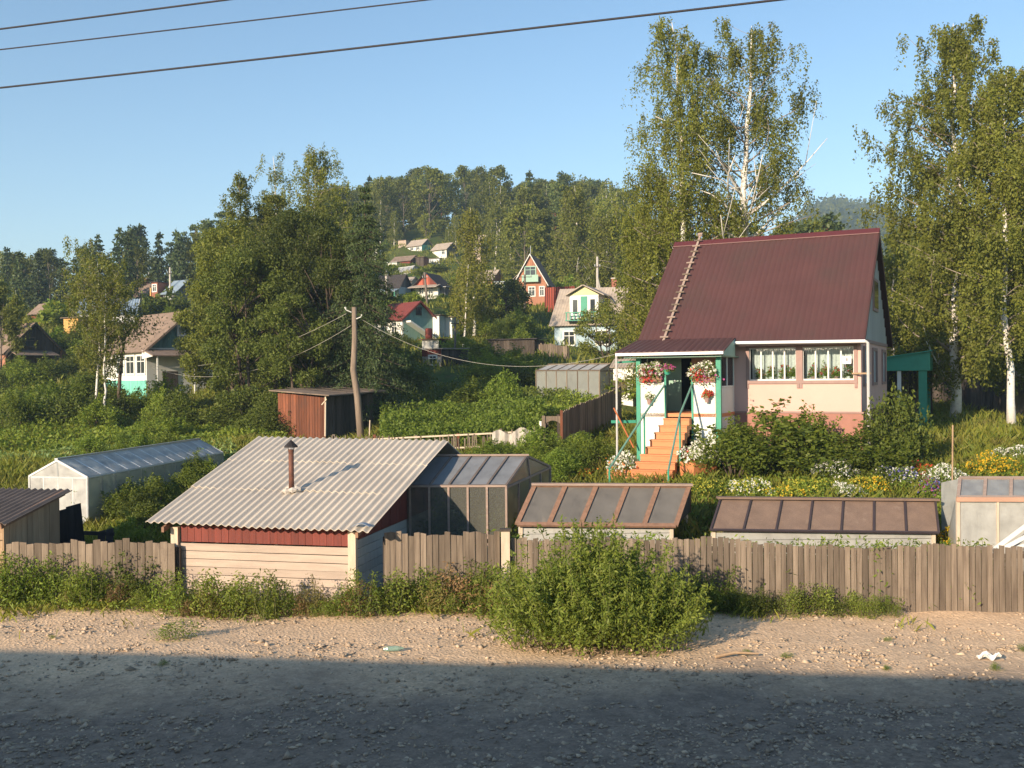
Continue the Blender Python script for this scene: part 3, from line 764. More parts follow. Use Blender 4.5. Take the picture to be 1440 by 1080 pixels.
    def rail(x, xe, name='handrail'):
        top = Vector((x, PB - .06, FZ + .86)); mid = Vector((x + (xe - x) * .25, PB - 1.45, FZ - .05 + .05)); end = Vector((xe, PB - run - .1, zb0 + .78))
        q = MB(); q.tube([top, mid, end], .032, 8); h = q.build(name, m_rail, o)
        for pt in (mid, end):
            q = MB(); q.tube([pt, (pt.x, pt.y, float(gz(HX, HY - 3)) - .6)], .03, 8); q.build('rail_post', m_green, o)
    rail(-5.58, -6.38); rail(-4.71, -4.62)
    return o
m_grey_wall_pale = M('pale_grey_gable_boards', (.42, .42, .39, 1), (.33, .33, .31, 1), 2.5, .85, .2, (5, 5, .4), isl=.12)
HOUSE = pink_house()
HM = Matrix.Translation((HX, HY, 0)) @ Matrix.Rotation(HR, 4, 'Z')
def HP(x, y, z): return HM @ Vector((x, y, z))

def roof_ladder():
    o = thing('roof_ladder', 'grey wooden ladder lying up the brown metal roof', 'ladder', HP(-6.05, -.5, 6.05), HR)
    rise, run = 3.85, 4.45; T = Vector((0, run, rise)).normalized(); L = math.hypot(run, rise) + .3; nn = Vector((0, -T.z, T.y))
    s = MB(); a = nn * .10
    s.beam(a - T * .05, a + T * L, .075, .03, nn); s.build('backboard', m_top_wood, o)
    for k in range(17):
        c = a + nn * .04 + T * (.15 + (L - .6) * k / 16)
        r = MB(); r.beam(c + Vector((-.14, 0, 0)), c + Vector((.14, 0, 0)), .05, .03, nn); r.build('rung', m_grey_wood if k % 3 else m_top_wood, o)
    h = MB(); h.beam(a + T * (L - .12) + nn * .03, a + T * (L + .0) + nn * .03, .17, .08, nn); h.build('hook', m_top_wood, o)
roof_ladder()

def flowers_round_house():
    fc = flower_clump
    # flower boxes standing on the two porch shelves, overflowing
    for k, (xa, lab) in enumerate(((-6.02, 'white and red petunias overflowing the porch shelf beside the downpipe'), (-4.33, 'white, red and magenta petunias on the porch shelf beside the pink wall'))):
        o = fc('window_box_flowers', lab, HP(xa, -1.98, 4.98), .44, .42, L_bright, F_white, 31 + k, 800, 250, .055, .075, 'petunia boxes on the porch', 'flowers', None, .26, -.3)
        o.rotation_euler.z = HR
        MB().box(-.36, .36, -.09, .09, -.185, -.04).build('planter', m_frame_wood, o)
        link_mesh('blossom', leaf_mesh('blossom', np.random.default_rng(k).normal(size=(70, 3)) * np.array([.2, .1, .16]) + np.array([.1, -.22, .05]), .06, np.random.default_rng(9), 0, 1.0), F_pink, o)
        q = np.random.default_rng(70 + k); v = q.normal(size=(90, 3)) * np.array([.13, .05, .14]) + np.array([-.12 if k else -.1, -.2, .0])
        link_mesh('blossom', leaf_mesh('blossom', v, .06, q, 0, 1.0), F_red, o)
        v = q.uniform(-1, 1, (150, 3)) * np.array([.4, .05, .32]) + np.array([0, -.17, .05]); link_mesh('foliage', leaf_mesh('foliage', v, .07, q, .3), L_bright, o)
    for k, (xa, z, pm, lab) in enumerate(((-6.05, 4.25, F_white, 'small white flowered wall pot on the porch panel by the downpipe'), (-4.22, 4.32, F_red, 'small red flowered wall pot on the porch panel by the pink wall'))):
        o = fc('wall_pot', lab, HP(xa, -2.06, z), .15, .2, L_bright, pm, 41 + k, 170, 60, .055, .06, 'wall pots on the porch')
        MB().tube([(0, 0, -.16), (0, 0, .04)], [.06, .09], 10).build('pot', m_casing, o)
    o = fc('hanging_basket', 'green hanging pot with purple flowers under the porch eave', HP(-5.45, -2.1, 5.12), .2, .2, L_bright, F_pink, 45, 240, 70, .06, .07, None)
    MB().tube([(0, 0, -.1), (0, 0, .06)], [.08, .13], 10).build('pot', m_green, o); MB().tube([(0, 0, .05), (0, 0, .42)], .008, 4).build('hanger', m_cable, o)
    zz = float(gz(3.3, 27.6))
    for k, (xa, yb, r, h, lab) in enumerate(((-6.35, -3.55, .50, .55, 'mass of white and red flowers in pots left of the orange steps'), (-4.15, -3.35, .55, .6, 'mass of white and red flowers in pots right of the orange steps'))):
        p = HP(xa, yb, 0); g0 = float(gz(p.x, p.y))
        o = fc('potted_flowers', lab, (p.x, p.y, g0 + .28), r, h, L_bright, F_white, 51 + k, 1100, 420, .06, .08, 'pots at the foot of the steps', 'flowers', None)
        b = MB(); b.box(-.45, .45, -.3, .3, -.35, .1); b.build('planter', m_orange_step, o)
        q = np.random.default_rng(80 + k); v = q.normal(size=(80, 3)) * np.array([.25, .2, .12]) + np.array([0, -.2, .22])
        link_mesh('blossom', leaf_mesh('blossom', v, .065, q, 0, 1.0), F_red if k else F_orange, o)
    # geraniums behind the panes
    spots = [(-3.1, 'first'), (-2.75, 'second'), (-2.35, 'third'), (-2.05, 'fourth'), (-1.45, 'fifth'), (-1.1, 'sixth'), (-.75, 'seventh'), (-.4, 'last')]
    for k, (xa, w) in enumerate(spots):
        o = fc('geranium', 'potted geranium on the sill of the pink house, %s from the porch' % w, HP(xa, .2, 4.9), .15, .30 + .06 * (k % 3), L_shrub, F_red, 60 + k, 150, 14, .05, .08, 'geraniums behind the windows', 'pot plant', None, .07)
        o.rotation_euler.z = HR
        MB().tube([(0, 0, -.09), (0, 0, .02)], [.05, .065], 10).build('pot', m_white if k % 2 else m_casing, o)
flowers_round_house()
n_ = MB(); n_.box(-.13, .13, -.003, .003, -.12, .12)
no = n_.build('paper_notice', m_paper); no.location = HP(-.42, .045, 5.42); no.rotation_euler.z = HR
tag(no, 'white paper notice with a small emblem behind the right-hand window', 'notice')
nb = MB(); nb.box(-.03, .03, -.006, -.0035, -.04, .03); nb.tube([(0, -.006, .05), (0, -.0035, .05)], .025, 10); nb.build('emblem', m_print, no)
st = MB(); st.tube([(0, 0, 0), (-.62, -.1, 1.25)], .025, 6); so2 = st.build('leaning_stick', m_orange_wood); 
_p = HP(-6.5, -2.3, 0); so2.location = (_p.x, _p.y, float(gz(_p.x, _p.y)) + .75); tag(so2, 'orange wooden stick leaning against the porch corner', 'stick')
# ------------------------------------------------------------------ front row: bathhouse, fences, greenhouses
def board_wall(mb, a, b, z0, z1, w, gap=.012, t=.025, vertical=True, jit=.0, rng=rnd, ztop=None, zbot=None):
    """planks between ground points a and b (2d); z1/z0 may follow functions of 0..1"""
    a = Vector((a[0], a[1], 0)); b = Vector((b[0], b[1], 0)); L = (b - a).length; d = (b - a) / L; nrm = Vector((-d.y, d.x, 0)) * t
    if vertical:
        n = max(1, round(L / w))
        for k in range(n):
            u0, u1 = k / n, (k + 1) / n - gap / L; um = (u0 + u1) / 2
            top = (ztop(um) if ztop else z1) + rng.uniform(-jit, jit); bot = zbot(um) if zbot else z0
            off = nrm * rng.uniform(-.25, .25); tl = rng.uniform(-jit, jit) * .25; tt = d * rng.uniform(-jit, jit) * .12
            p0 = a + d * L * u0 + off; p1 = a + d * L * u1 + off
            mb.prism([p0 + Vector((0, 0, bot)), p1 + Vector((0, 0, bot)), p1 + tt + Vector((0, 0, top + tl)), p0 + tt + Vector((0, 0, top - tl))], nrm)
    else:
        n = max(1, round((z1 - z0) / w))
        for k in range(n):
            zz0 = z0 + (z1 - z0) * k / n; zz1 = z0 + (z1 - z0) * (k + 1) / n - gap
            tilt = rng.uniform(-.006, .006)
            mb.prism([a + Vector((0, 0, zz0)), b + Vector((0, 0, zz0 + tilt)), b + Vector((0, 0, zz1 + tilt)), a + Vector((0, 0, zz1))], nrm * rng.uniform(.8, 1.1))

def corr(u0, u1, pitch, amp, base, nu_per=8):
    pass

def bathhouse():
    rz = R(-13); o = thing('bathhouse', 'low bathhouse under a wide pale corrugated roof with rusty stovepipe', 'shed', (-2.95, 20.3, 0), rz)
    W, D, z0, z1 = 5.12, 5.75, 1.87, 3.36
    r = MB(); nrm = Vector((0, -(z1 - z0), D)).normalized()
    T = Vector((0, D, z1 - z0))
    nwave = 29
    seams = (.0, .35, .68, 1.001)
    for s in range(3):      # three courses of sheets, each overlapping the one below
        v0, v1 = seams[s], min(1, seams[s + 1] + .02)
        def fn(u, v, v0=v0, v1=v1, s=s):
            vv = v0 + (v1 - v0) * v
            lift = .012 * (1 - v) if s else 0
            sag = .012 * math.sin(u * 9 + s * 2) + .01 * math.sin(u * 23 + s)
            return Vector((-W + W * u - .3 * (1 - u) * vv, 0, z0 + .08 * (1 - u))) + T * vv + nrm * (.023 * math.sin(u * nwave * 2 * math.pi) + lift + sag * (1 - v) * .6)
        r.sheet(fn, nwave * 8, 2, -nrm * .012)
    roof = r.build('roof', m_slate, o)
    pb = MB(); c = Vector((-.2, .12, z0 + .1)); pb.sheet(lambda u, v: c + Vector((.38 * (u - .5), .16 * (v - .5), .06 * math.sin(u * 3.14) )), 8, 2, (0, 0, -.012)); pb.build('bent_strip', m_patch, roof)
    # rafters + back slope
    b = MB(); b.prism([(-W + .05, D + .04, z1 - .02), (-.05, D + .04, z1 - .02), (-.05, D + 2.2, z1 - .75), (-W + .05, D + 2.2, z1 - .75)], (0, 0, -.03)); b.build('back_roof', m_slate, o)
    for xx in (-.34, -4.8):
        q = MB(); q.prism([(xx, .1, z0 - .04), (xx, D, z1 - .04), (xx, D, z1 - .16), (xx, .1, z0 - .15)], (.06, 0, 0)); q.build('rafter', m_frame_wood, o)
    # front wall
    q = MB(); board_wall(q, (-4.52, .42), (-.62, .42), 1.48, 1.84, .16, .006); q.build('fascia_boards', m_red_board, o)
    q = MB(); board_wall(q, (-4.54, .40), (-.60, .40), .1, 1.46, .165, .012, vertical=False); q.build('plank_wall', m_pale_wood, o)
    for xx in (-4.72, -.60):
        q = MB(); q.box(xx, xx + .17, .33, .45, .05, 1.80); q.build('corner_post', m_pale_post, o)
    # right end: grey planks below, red-brown boards in the gable
    q = MB(); board_wall(q, (-.47, .46), (-.47, 5.6), .1, 1.6, .18, .01, vertical=False); q.build('end_wall', m_grey_wall_pale, o)
    q = MB(); board_wall(q, (-.46, .5), (-.46, 5.6), 1.605, 2, .2, .008, ztop=lambda u: z0 - .1 + (z1 - z0) * (u * .92 + .06)); q.build('gable_boards', m_red_board, o)
    q = MB(); board_wall(q, (-4.55, 5.6), (-4.55, .46), .1, 1.75, .18, .01, vertical=False); q.build('end_wall', m_grey_wall_pale, o)
    # stovepipe
    c = Vector((-2.62, 0, z0 + .04)) + T * .335
    q = MB(); q.tube([c, c + Vector((0, 0, .98))], .06, 12); ch = q.build('stovepipe', m_rust, o, True)
    q = MB(); q.tube([c + Vector((0, 0, 1.03)), c + Vector((0, 0, 1.06)), c + Vector((0, 0, 1.2))], [.16, .15, .01], 10); q.tube([c + Vector((.055, 0, .9)), c + Vector((.08, 0, 1.05))], .01, 4); q.tube([c + Vector((-.055, 0, .9)), c + Vector((-.08, 0, 1.05))], .01, 4); q.build('cap', m_black_iron, ch)
    q = MB(); rg = random.Random(3)
    for k in range(7):
        a = rg.uniform(0, 6.3); cc = c + Vector((math.cos(a) * .13, math.sin(a) * .1, .05 + rg.uniform(-.02, .05)))
        q.tube([cc - Vector((.09, 0, 0)), cc, cc + Vector((.09, .02, .0))], [.03, .075, .03], 6)
    q.build('flashing', m_concrete, ch)
bathhouse()

def plank_fence(name, label, a, b, top, nb=.13, mat=None, jit=.05, wave=.04, base=None, cat='fence', group=None, posts=4, seed=1, postmat=None):
    a = Vector((a[0], a[1])); b = Vector((b[0], b[1])); rg = random.Random(seed)
    o = thing(name, label, cat, (a.x, a.y, 0), 0, group); d = b - a; L = d.length
    zt = lambda u: (top[0] * (1 - u) + top[1] * u) + wave * math.sin(u * L * 1.05 + seed) + wave * .5 * math.sin(u * L * 2.9 + 2)
    zb = lambda u: float(gz(a.x + d.x * u, a.y + d.y * u)) - .12
    q = MB(); board_wall(q, (0, 0), (d.x, d.y), 0, 0, nb, .012, .022, True, jit, rg, zt, zb); q.build('planks', mat or m_grey_wood, o)
    dn = Vector((d.x, d.y, 0)).normalized(); nrm = Vector((-dn.y, dn.x, 0))
    for h in (.3, .82):
        q = MB(); q.beam(nrm * .07 + Vector((0, 0, zb(0) + .12 + (zt(0) - zb(0)) * h)), Vector((d.x, d.y, zb(1) + .12 + (zt(1) - zb(1)) * h)) + nrm * .07, .05, .08); q.build('rail', m_dark_wood, o)
    for k in range(posts):
        u = k / max(1, posts - 1); p = Vector((d.x * u, d.y * u, 0)) + nrm * .15
        q = MB(); q.box(p.x - .05, p.x + .05, p.y - .05, p.y + .05, zb(u) - .2, zt(u) - .1); q.build('post', postmat or m_dark_wood, o)
    return o
def fy(x): return fence_y(x)
plank_fence('plank_fence', 'low weathered plank fence left of the bathhouse, half hidden by weeds', (-14.5, fy(-14.5) - .2), (-7.3, 21.45), (1.45, 1.5), .17, seed=2, posts=4)
plank_fence('plank_fence', 'short weathered plank fence between the bathhouse and the pale post', (-2.75, 21.1), (-.28, fy(-.25)), (1.72, 1.7), .13, seed=5, posts=3, wave=.015)
plank_fence('plank_fence', 'long wavy-topped brown plank fence below the cold frames', (-.05, fy(0)), (13.5, fy(13.5)), (1.66, 1.40), .115, seed=4, posts=7, wave=.05, jit=.035)
q = MB(); q.box(-.09, .09, -.08, .08, -.2, 1.58); po = q.build('fence_post', m_pale_post); po.location = (-.17, fy(-.17) - .09, .2); tag(po, 'pale square post at the joint of the two fences', 'post')
q = MB(); q.box(-.12, .12, -.1, .1, 1.585, 1.63); q.build('cap', m_dark_wood, po)

def frame_panel(film, bars, p00, p10, p11, p01, n, bw, bd=.04, rows=(), inset=0.0, edge=True):
    """film sheet between four corners with n bays divided by bars; rows = extra bars across"""
    p00, p10, p11, p01 = map(Vector, (p00, p10, p11, p01)); nrm = (p10 - p00).cross(p01 - p00).normalized()
    o = nrm * bd * .3
    film.sheet(lambda u, v: (p00 * (1 - u) + p10 * u) * (1 - v) + (p01 * (1 - u) + p11 * u) * v - nrm * (.012 * math.sin(u * n * math.pi) ** 2 * math.sin(math.pi * v)), n * 6, 6, -nrm * .004)
    for k in range(n + 1):
        u = k / n
        if not edge and k in (0, n): continue
        bars.beam(p00 * (1 - u) + p10 * u + o, p01 * (1 - u) + p11 * u + o, bw, bd, nrm)
    for v in rows:
        bars.beam(p00 * (1 - v) + p01 * v + o * 1.2, p10 * (1 - v) + p11 * v + o * 1.2, bw, bd, nrm)

def glasshouse(name, label, A, B, RA, RB, CA, CB, zg, roofm, sidem, barm, nr, ns, ng=3, rows=(0, 1), bw=.05, door=False, endm=None, gr=(), rbarm=None):
    """A,B front eave left/right; RA,RB ridge; CA,CB back eave; zg ground height function"""
    A, B, RA, RB, CA, CB = map(Vector, (A, B, RA, RB, CA, CB)); org = Vector((B.x, B.y, zg(B.x, B.y)))
    o = thing(name, label, 'greenhouse', org)
    S = [p - org for p in (A, B, RA, RB, CA, CB)]; A, B, RA, RB, CA, CB = S
    g = lambda p: Vector((p.x, p.y, zg(p.x + org.x, p.y + org.y) - org.z - .05))
    f = MB(); b = MB(); frame_panel(f, b, A, B, RB, RA, nr, bw, .04, (0, 1)); ro = f.build('roof_film', roofm, o); b.build('roof_bars', rbarm or barm, ro)
    f = MB(); b = MB(); frame_panel(f, b, CB, CA, RA, RB, nr, bw, .04, (0, 1)); ro = f.build('roof_film', roofm, o); b.build('roof_bars', rbarm or barm, ro)
    f = MB(); b = MB(); frame_panel(f, b, g(A), g(B), B, A, ns, bw, .04, rows); ro = f.build('side_film', sidem, o); b.build('side_bars', barm, ro)
    f = MB(); b = MB(); frame_panel(f, b, g(CB), g(CA), CA, CB, ns, bw, .04, rows); ro = f.build('side_film', sidem, o); b.build('side_bars', barm, ro)
    for (P0, P1, PR) in ((B, CB, RB), (CA, A, RA)):
        f = MB(); b = MB(); frame_panel(f, b, g(P0), g(P1), P1, P0, ng, bw, .04, (0, .98) + tuple(gr))
        n2 = (P1 - P0).cross(Vector((0, 0, 1))).normalized()
        f.prism([P0, P1, PR], -n2 * .004); b.beam(P0 + n2 * .01, PR + n2 * .01, bw, .04, n2); b.beam(P1 + n2 * .01, PR + n2 * .01, bw, .04, n2)
        m2 = (P0 + P1) / 2; b.beam(m2 + n2 * .012, PR + n2 * .012, bw, .04, n2)
        eo = f.build('end_film', endm or sidem, o); b.build('end_bars', barm, eo)
    rb = MB(); rb.beam(RA - (RB - RA).normalized() * .05 + Vector((0, 0, .035)), RB + (RB - RA).normalized() * .05 + Vector((0, 0, .035)), .1, .04); rb.build('ridge_bar', barm, o)
    return o
gzf = lambda x, y: float(gz(x, y))
# blue-grey greenhouse behind the short fence
A = Vector((-2.95, 24, 2.39)); B = Vector((-.17, 24, 2.37)); RA = Vector((-2.55, 25.8, 2.96)); RB = Vector((.37, 25.8, 2.94)); CA = Vector((-1.9, 27.6, 2.5)); CB = Vector((1.03, 27.6, 2.5))
GH1 = glasshouse('greenhouse', 'glazed greenhouse with blue-grey film roof right of the bathhouse', A, B, RA, RB, CA, CB, gzf, m_film_blue, m_film_old, m_top_wood, 6, 6, 4, rbarm=m_slate_dark, endm=FILM('ochre_old_film', (.42, .38, .26, 1), .3))
# long white film tunnel on the left
rzv = Matrix.Rotation(R(-8.2), 3, 'Z')
def PT(x, y, z): v = rzv @ Vector((x, y, 0)); return Vector((-12.4 + v.x, 29 + v.y, z))
GH2 = glasshouse('film_greenhouse', 'long white plastic-covered greenhouse standing in the left garden', PT(0, 9.2, 2.22), PT(0, 0, 2.2), PT(-.92, 9.1, 2.72), PT(-.92, -.05, 2.70), PT(-1.85, 9.2, 2.24), PT(-1.85, 0, 2.23), gzf, m_film_tunnel, FILM('greenish_side_film', (.55, .6, .52, 1), .38), m_galv, 12, 12, 4, (0, .35, 1), .045, endm=m_film_tunnel, rbarm=m_pvc)

def coldframe(name, label, bl, br, tl, tr, back, zg, cover, barm, topm, n, barw, sidemat, edge_rows=(0, 1), bays=None):
    bl, br, tl, tr = map(Vector, (bl, br, tl, tr)); org = Vector((bl.x, bl.y, zg)); back = Vector(back)
    o = thing(name, label, 'cold frame', org)
    bl, br, tl, tr = bl - org, br - org, tl - org, tr - org
    f = MB(); b = MB(); frame_panel(f, b, bl, br, tr, tl, n, barw, .05, edge_rows); c = f.build('cover', cover, o); b.build('bars', barm, c)
    bk0, bk1 = tl + back, tr + back
    f = MB(); b = MB(); frame_panel(f, b, bk1, bk0, tl, tr, n, barw, .05, (0,)); c = f.build('back_cover', cover, o); b.build('bars', barm, c)
    t = MB(); up = Vector((0, 0, 1)); t.beam(tl - Vector((.08, 0, -.04)), tr + Vector((.08, 0, .04)), .2, .05); t.build('ridge_board', topm, o)
    for (p, q_, r_) in ((br, bk1, tr), (bk0, bl, tl)):
        e = MB(); ex = Vector((.02, 0, 0)) if p is br else Vector((-.02, 0, 0))
        e.prism([p, q_, r_ - Vector((0, 0, .06))], ex); e.build('gable_board', m_dark_wood, o)
    lz = .03
    w = MB(); board_wall(w, (bl.x + .03, bl.y + .1), (br.x - .03, br.y + .1), -.1, bl.z - .06, .17, .01, vertical=False); w.build('base_boards', sidemat, o)
    for p in (bl + Vector((.05, .07, 0)), br + Vector((-.12, .07, 0)), bk0 + Vector((.05, -.1, 0)), bk1 + Vector((-.12, -.1, 0))):
        g = MB(); g.box(p.x, p.x + .08, p.y, p.y + .06, -.2, p.z - .05); g.build('leg', m_pale_post, o)
    return o
pz = lambda px, py, d: P(px, py, d)
coldframe('cold_frame', 'wooden cold frame with dusty glass panes and brown rafters', pz(727, 738, 23), pz(950, 740, 23), pz(752, 683, 24.1), pz(969, 684, 24.1), (.15, .9, -.75), gzf(2, 23), m_film_grey, m_frame_wood, m_top_wood, 5, .11, m_grey_wall_pale)
coldframe('cold_frame', 'cold frame covered with brown sacking in seven bays', pz(999, 746, 22.6), pz(1320, 750, 22.6), pz(1013, 702, 23.6), pz(1315, 705, 23.6), (.1, .8, -.6), gzf(7, 22.8), m_fabric, m_seam, m_fabric, 7, .045, m_film_white, (0, 1))
# glazed box on the right edge
def right_frame():
    a = pz(1346, 768, 22.3); o = thing('small_greenhouse', 'glass and film garden frame standing at the right edge', 'greenhouse', (a.x, a.y, gzf(a.x, a.y)))
    org = Vector(o.location); L = 3.4; dx = Vector((1, -.1, 0)).normalized()
    t0 = pz(1347, 700, 22.3) - org; t1 = t0 + dx * L; b0 = Vector((t0.x, t0.y, -.05)); b1 = b0 + dx * L
    h0 = pz(1350, 673, 23.0) - org; h1 = h0 + dx * L
    f = MB(); b = MB(); frame_panel(f, b, t0, t1, h1, h0, 6, .07, .05, (0, 1)); c = f.build('glass_lid', m_film_blue, o); b.build('lid_bars', m_top_wood, c)
    f = MB(); b = MB(); frame_panel(f, b, b0, b1, t1, t0, 4, .05, .04, (0,)); c = f.build('front_film', m_film_white, o); b.build('front_bars', m_pale_post, c)
    rl = MB(); rl.beam(t0 + Vector((-.05, -.04, -.03)), t1 + Vector((0, -.04, -.03)), .05, .1); rl.build('rail', m_orange_wood_pale, o)
    bk0 = Vector((h0.x, h0.y + 1.0, -.05)); bk1 = bk0 + dx * L
    f = MB(); f.prism([b0, (bk0.x, bk0.y, -.05), (bk0.x, bk0.y, h0.z - .2), h0, t0], (-.006, 0, 0)); f.build('end_film', m_film_white, o)
    q = MB(); q.beam(b0, t0, .07, .07); q.build('corner_post', m_pale_post, o)
    # dark triangle painting the shade of an opening; slats lying across the front
    q = MB(); q.prism([b0 + Vector((.0, -.14, .6)), b0 + Vector((.5, -.14, .05)), b0 + Vector((0, -.14, .05))], (0, .01, 0)); q.build('opening_shade', m_black_wood, o)
    s0 = pz(1390, 772, 21.6) - org
    for k in range(3):
        q = MB(); q.beam(s0 + Vector((.12 * k, 0, -.1)), s0 + Vector((1.5 + .1 * k, .1, .95 - .32 * k)), .09, .02, (0, -1, .2)); q.build('slat', m_white, o)
    return o
m_orange_wood_pale = M('peeling_pink_wood', (.5, .29, .2, 1), (.4, .24, .17, 1), 4, .8, .2)
right_frame()
# small shed at the left edge
def edge_shed():
    o = thing('small_shed', 'small plank shed with dark corrugated roof cut by the left edge', 'shed', (-11.15, 21.75, 0), R(-13))
    W, D = 2.8, 1.85; z0, z1 = 1.93, 2.42; T = Vector((0, D + .35, z1 - z0)); nrm = Vector((0, -(z1 - z0), D)).normalized()
    r = MB(); r.sheet(lambda u, v: Vector((-W + (W + .22) * u, -.18, z0)) + T * v + nrm * .03 * math.sin(u * 17 * 6.283), 136, 2, -nrm * .012); r.build('roof', m_slate_dark, o)
    q = MB(); board_wall(q, (0, 0), (0, D), .05, 2, .19, .008, ztop=lambda u: z0 - .08 + (z1 - z0) * u * .85); q.build('side_wall', m_tan_wood, o)
    q = MB(); board_wall(q, (-W, 0), (-.03, 0), .05, z0 - .06, .17, .01, vertical=False); q.build('front_wall', m_tan_wood, o)
    q = MB(); q.beam((.05, -.15, z0 - .06), (.05, D + .1, z1 - .06), .03, .14); q.build('bargeboard', m_frame_wood, o)
    q = MB(); board_wall(q, (-.03, D), (-W, D), .05, z1 - .1, .17, .01, vertical=False); q.build('back_wall', m_tan_wood, o)
edge_shed()
def broken_boards():
    a = pz(66, 760, 24.2); b = pz(158, 757, 24.0)
    o = thing('board_screen', 'blackened leaning boards between the edge shed and the film greenhouse', 'fence', (a.x, a.y, gzf(a.x, a.y))); d = Vector((b.x - a.x, b.y - a.y, 0)); rg = random.Random(8)
    q = MB(); n = 8
    for k in range(n):
        if k == 5: continue
        p0 = d * (k / n); w = d.length / n - .02; h = [1.42, 1.5, 1.46, 1.55, 1.6, 1, .95, 1.0][k]; ln = Vector((-.12 - .02 * k if k < 5 else .0, .12, 0))
        q.prism([p0, p0 + d.normalized() * w, p0 + d.normalized() * w + ln + Vector((0, 0, h)), p0 + ln + Vector((0, 0, h - .05))], (0, .025, 0))
    q.build('boards', m_black_wood, o)
    q = MB(); q.beam((0, .1, .9), tuple(d + Vector((.0, .1, .85))), .05, .09); q.build('rail', m_black_wood, o)
    q = MB(); q.box(-.05, .05, .12, .2, -.2, 1.3); q.build('post', m_black_wood, o)
broken_boards()

# small things lying about
def litter():
    p = GP(1003, 16.6); o = MB(); o.tube([(0, 0, .05), (.35, .1, .09), (.75, .12, .06)], [.03, .026, .015], 6); s = o.build('dry_branch', m_tan_wood); s.location = (p.x, p.y, float(verge_z(p.x, p.y))); tag(s, 'dry pale stick on the gravel right of the big bush', 'stick')
    p = GP(536, 17.3); o = MB(); o.tube([(0, 0, .05), (.06, 0, .05), (.24, .03, .05), (.3, .035, .05), (.34, .04, .05)], [.03, .045, .045, .02, .018], 10); s = o.build('plastic_bottle', FILM('pale_green_plastic', (.4, .6, .5, 1), .3, .15)); s.location = (p.x, p.y, float(verge_z(p.x, p.y)) + .01); tag(s, 'crushed pale green plastic bottle lying on the gravel', 'litter')
    p = GP(1388, 16.6); o = MB(); rg = np.random.default_rng(3)
    o.sheet(lambda u, v: ((u - .5) * .34, (v - .5) * .2, .05 + .06 * math.sin(u * 9 + v * 4) * math.cos(v * 7)), 12, 8, (0, 0, -.006)); s = o.build('paper_scrap', m_white); s.location = (p.x, p.y, float(verge_z(p.x, p.y)) + .02); tag(s, 'crumpled white scrap lying on the gravel at the right', 'litter')
litter()

# ------------------------------------------------------------------ middle ground
def red_shed():
    c = GP(487, 43.0); rz = R(-30)
    o = thing('plank_shed', 'rust-red plank shed with patched felt roof beside the bent pole', 'shed', (c.x - .9, c.y, c.z), rz)
    X = Matrix.Rotation(rz, 3, 'Z')
    D, L, h0, h1 = 3.3, 2.75, 1.95, 2.15
    q = MB(); board_wall(q, (-L, 0), (0, 0), -.1, 0, .15, .012, ztop=lambda u: h1 - .08 - .22 * u); q.build('front_wall', m_rust_plank, o)
    q = MB(); board_wall(q, (0, .0), (0, D), -.1, 0, .15, .012, ztop=lambda u: h0 - .08 + .1 * u); q.build('side_wall', m_dark_wood, o)
    q = MB(); board_wall(q, (0, D), (-L, D), -.1, h1 - .1, .18, .01); board_wall(q, (-L, D), (-L, 0), -.1, h1 - .1, .18, .01); q.build('back_wall', m_dark_wood, o)
    q = MB(); q.sheet(lambda u, v: Vector((-L - .3 + (L + .7) * u, -.25 + (D + .7) * v, h1 + .05 - .22 * u + .12 * v + .03 * math.sin(u * 6) * math.sin(v * 5))), 12, 10, (0, 0, -.05)); ro = q.build('roof', m_felt, o)
    q = MB()
    for y in (.9, 1.9, 2.8): q.beam((-L - .28, y, h1 + .10 + .04 * y), (.35, y + .1, h1 - .11 + .04 * y), .05, .03)
    q.build('batten', m_dark_wood, ro)
    q = MB(); q.beam((.1, -.15, .2), (.1, -.1, 1.9), .06); q.beam((-.08, -.15, 1.55), (.2, -.15, 1.8), .04); q.build('prop', m_pale_post, o)
red_shed()

def bent_pole():
    d = 42.0; pts = [P(509, 622, d), P(503, 560, d), P(497, 520, d), P(499, 478, d), P(498, 432, d)]
    pts[0].z = gzf(pts[0].x, d) - .4
    o = thing('utility_pole', 'crooked grey wooden pole rising behind the bathhouse roof', 'utility pole', (pts[0].x, d, pts[0].z)); b = Vector(o.location)
    q = MB(); q.tube([p - b for p in pts], [.16, .145, .135, .12, .10], 10); q.build('pole', m_pole_wood, o, True)
    t = pts[-1] - b
    q = MB(); q.tube([t + Vector((-.1, -.1, -.22)), t + Vector((-.32, -.12, -.12)), t + Vector((-.36, -.12, -.0))], [.02, .02, .05], 6); q.build('insulator', m_white, o)
    q = MB(); q.tube([t + Vector((.1, -.1, -.5)), t + Vector((.3, -.12, -.42)), t + Vector((.34, -.12, -.32))], [.02, .02, .045], 6); q.build('insulator', m_white, o)
    q = MB(); q.tube([pts[0] - b + Vector((.3, -.1, .0)), pts[0] - b + Vector((.36, -.1, 1.4))], .03, 5); q.build('stake', m_pale_post, o)
    return pts
PP = bent_pole()
def wire(name, label, a, b, sag, r, mat, n=24, group=None, cat='cable'):
    a = Vector(a); b = Vector(b); q = MB()
    q.tube([(a * (1 - t) + b * t) - a - Vector((0, 0, sag * 4 * t * (1 - t))) for t in [i / n for i in range(n + 1)]], r, 5)
    o = q.build(name, mat, None, True); o.location = a; return tag(o, label, cat, group)
def track_wire(pa, pb, d, label, r, ext, sag=.15):
    """pa, pb: two seen points; straight wire at one height running on past the frame at both ends"""
    k = 0
    A = P(pa[0], pa[1], d[0]); B = P(pb[0], pb[1], d[1]); v = (B - A); wire('overhead_cable', label, A - v * ext[0], B + v * ext[1], sag, r, m_cable, 40, 'overhead cables by the track')
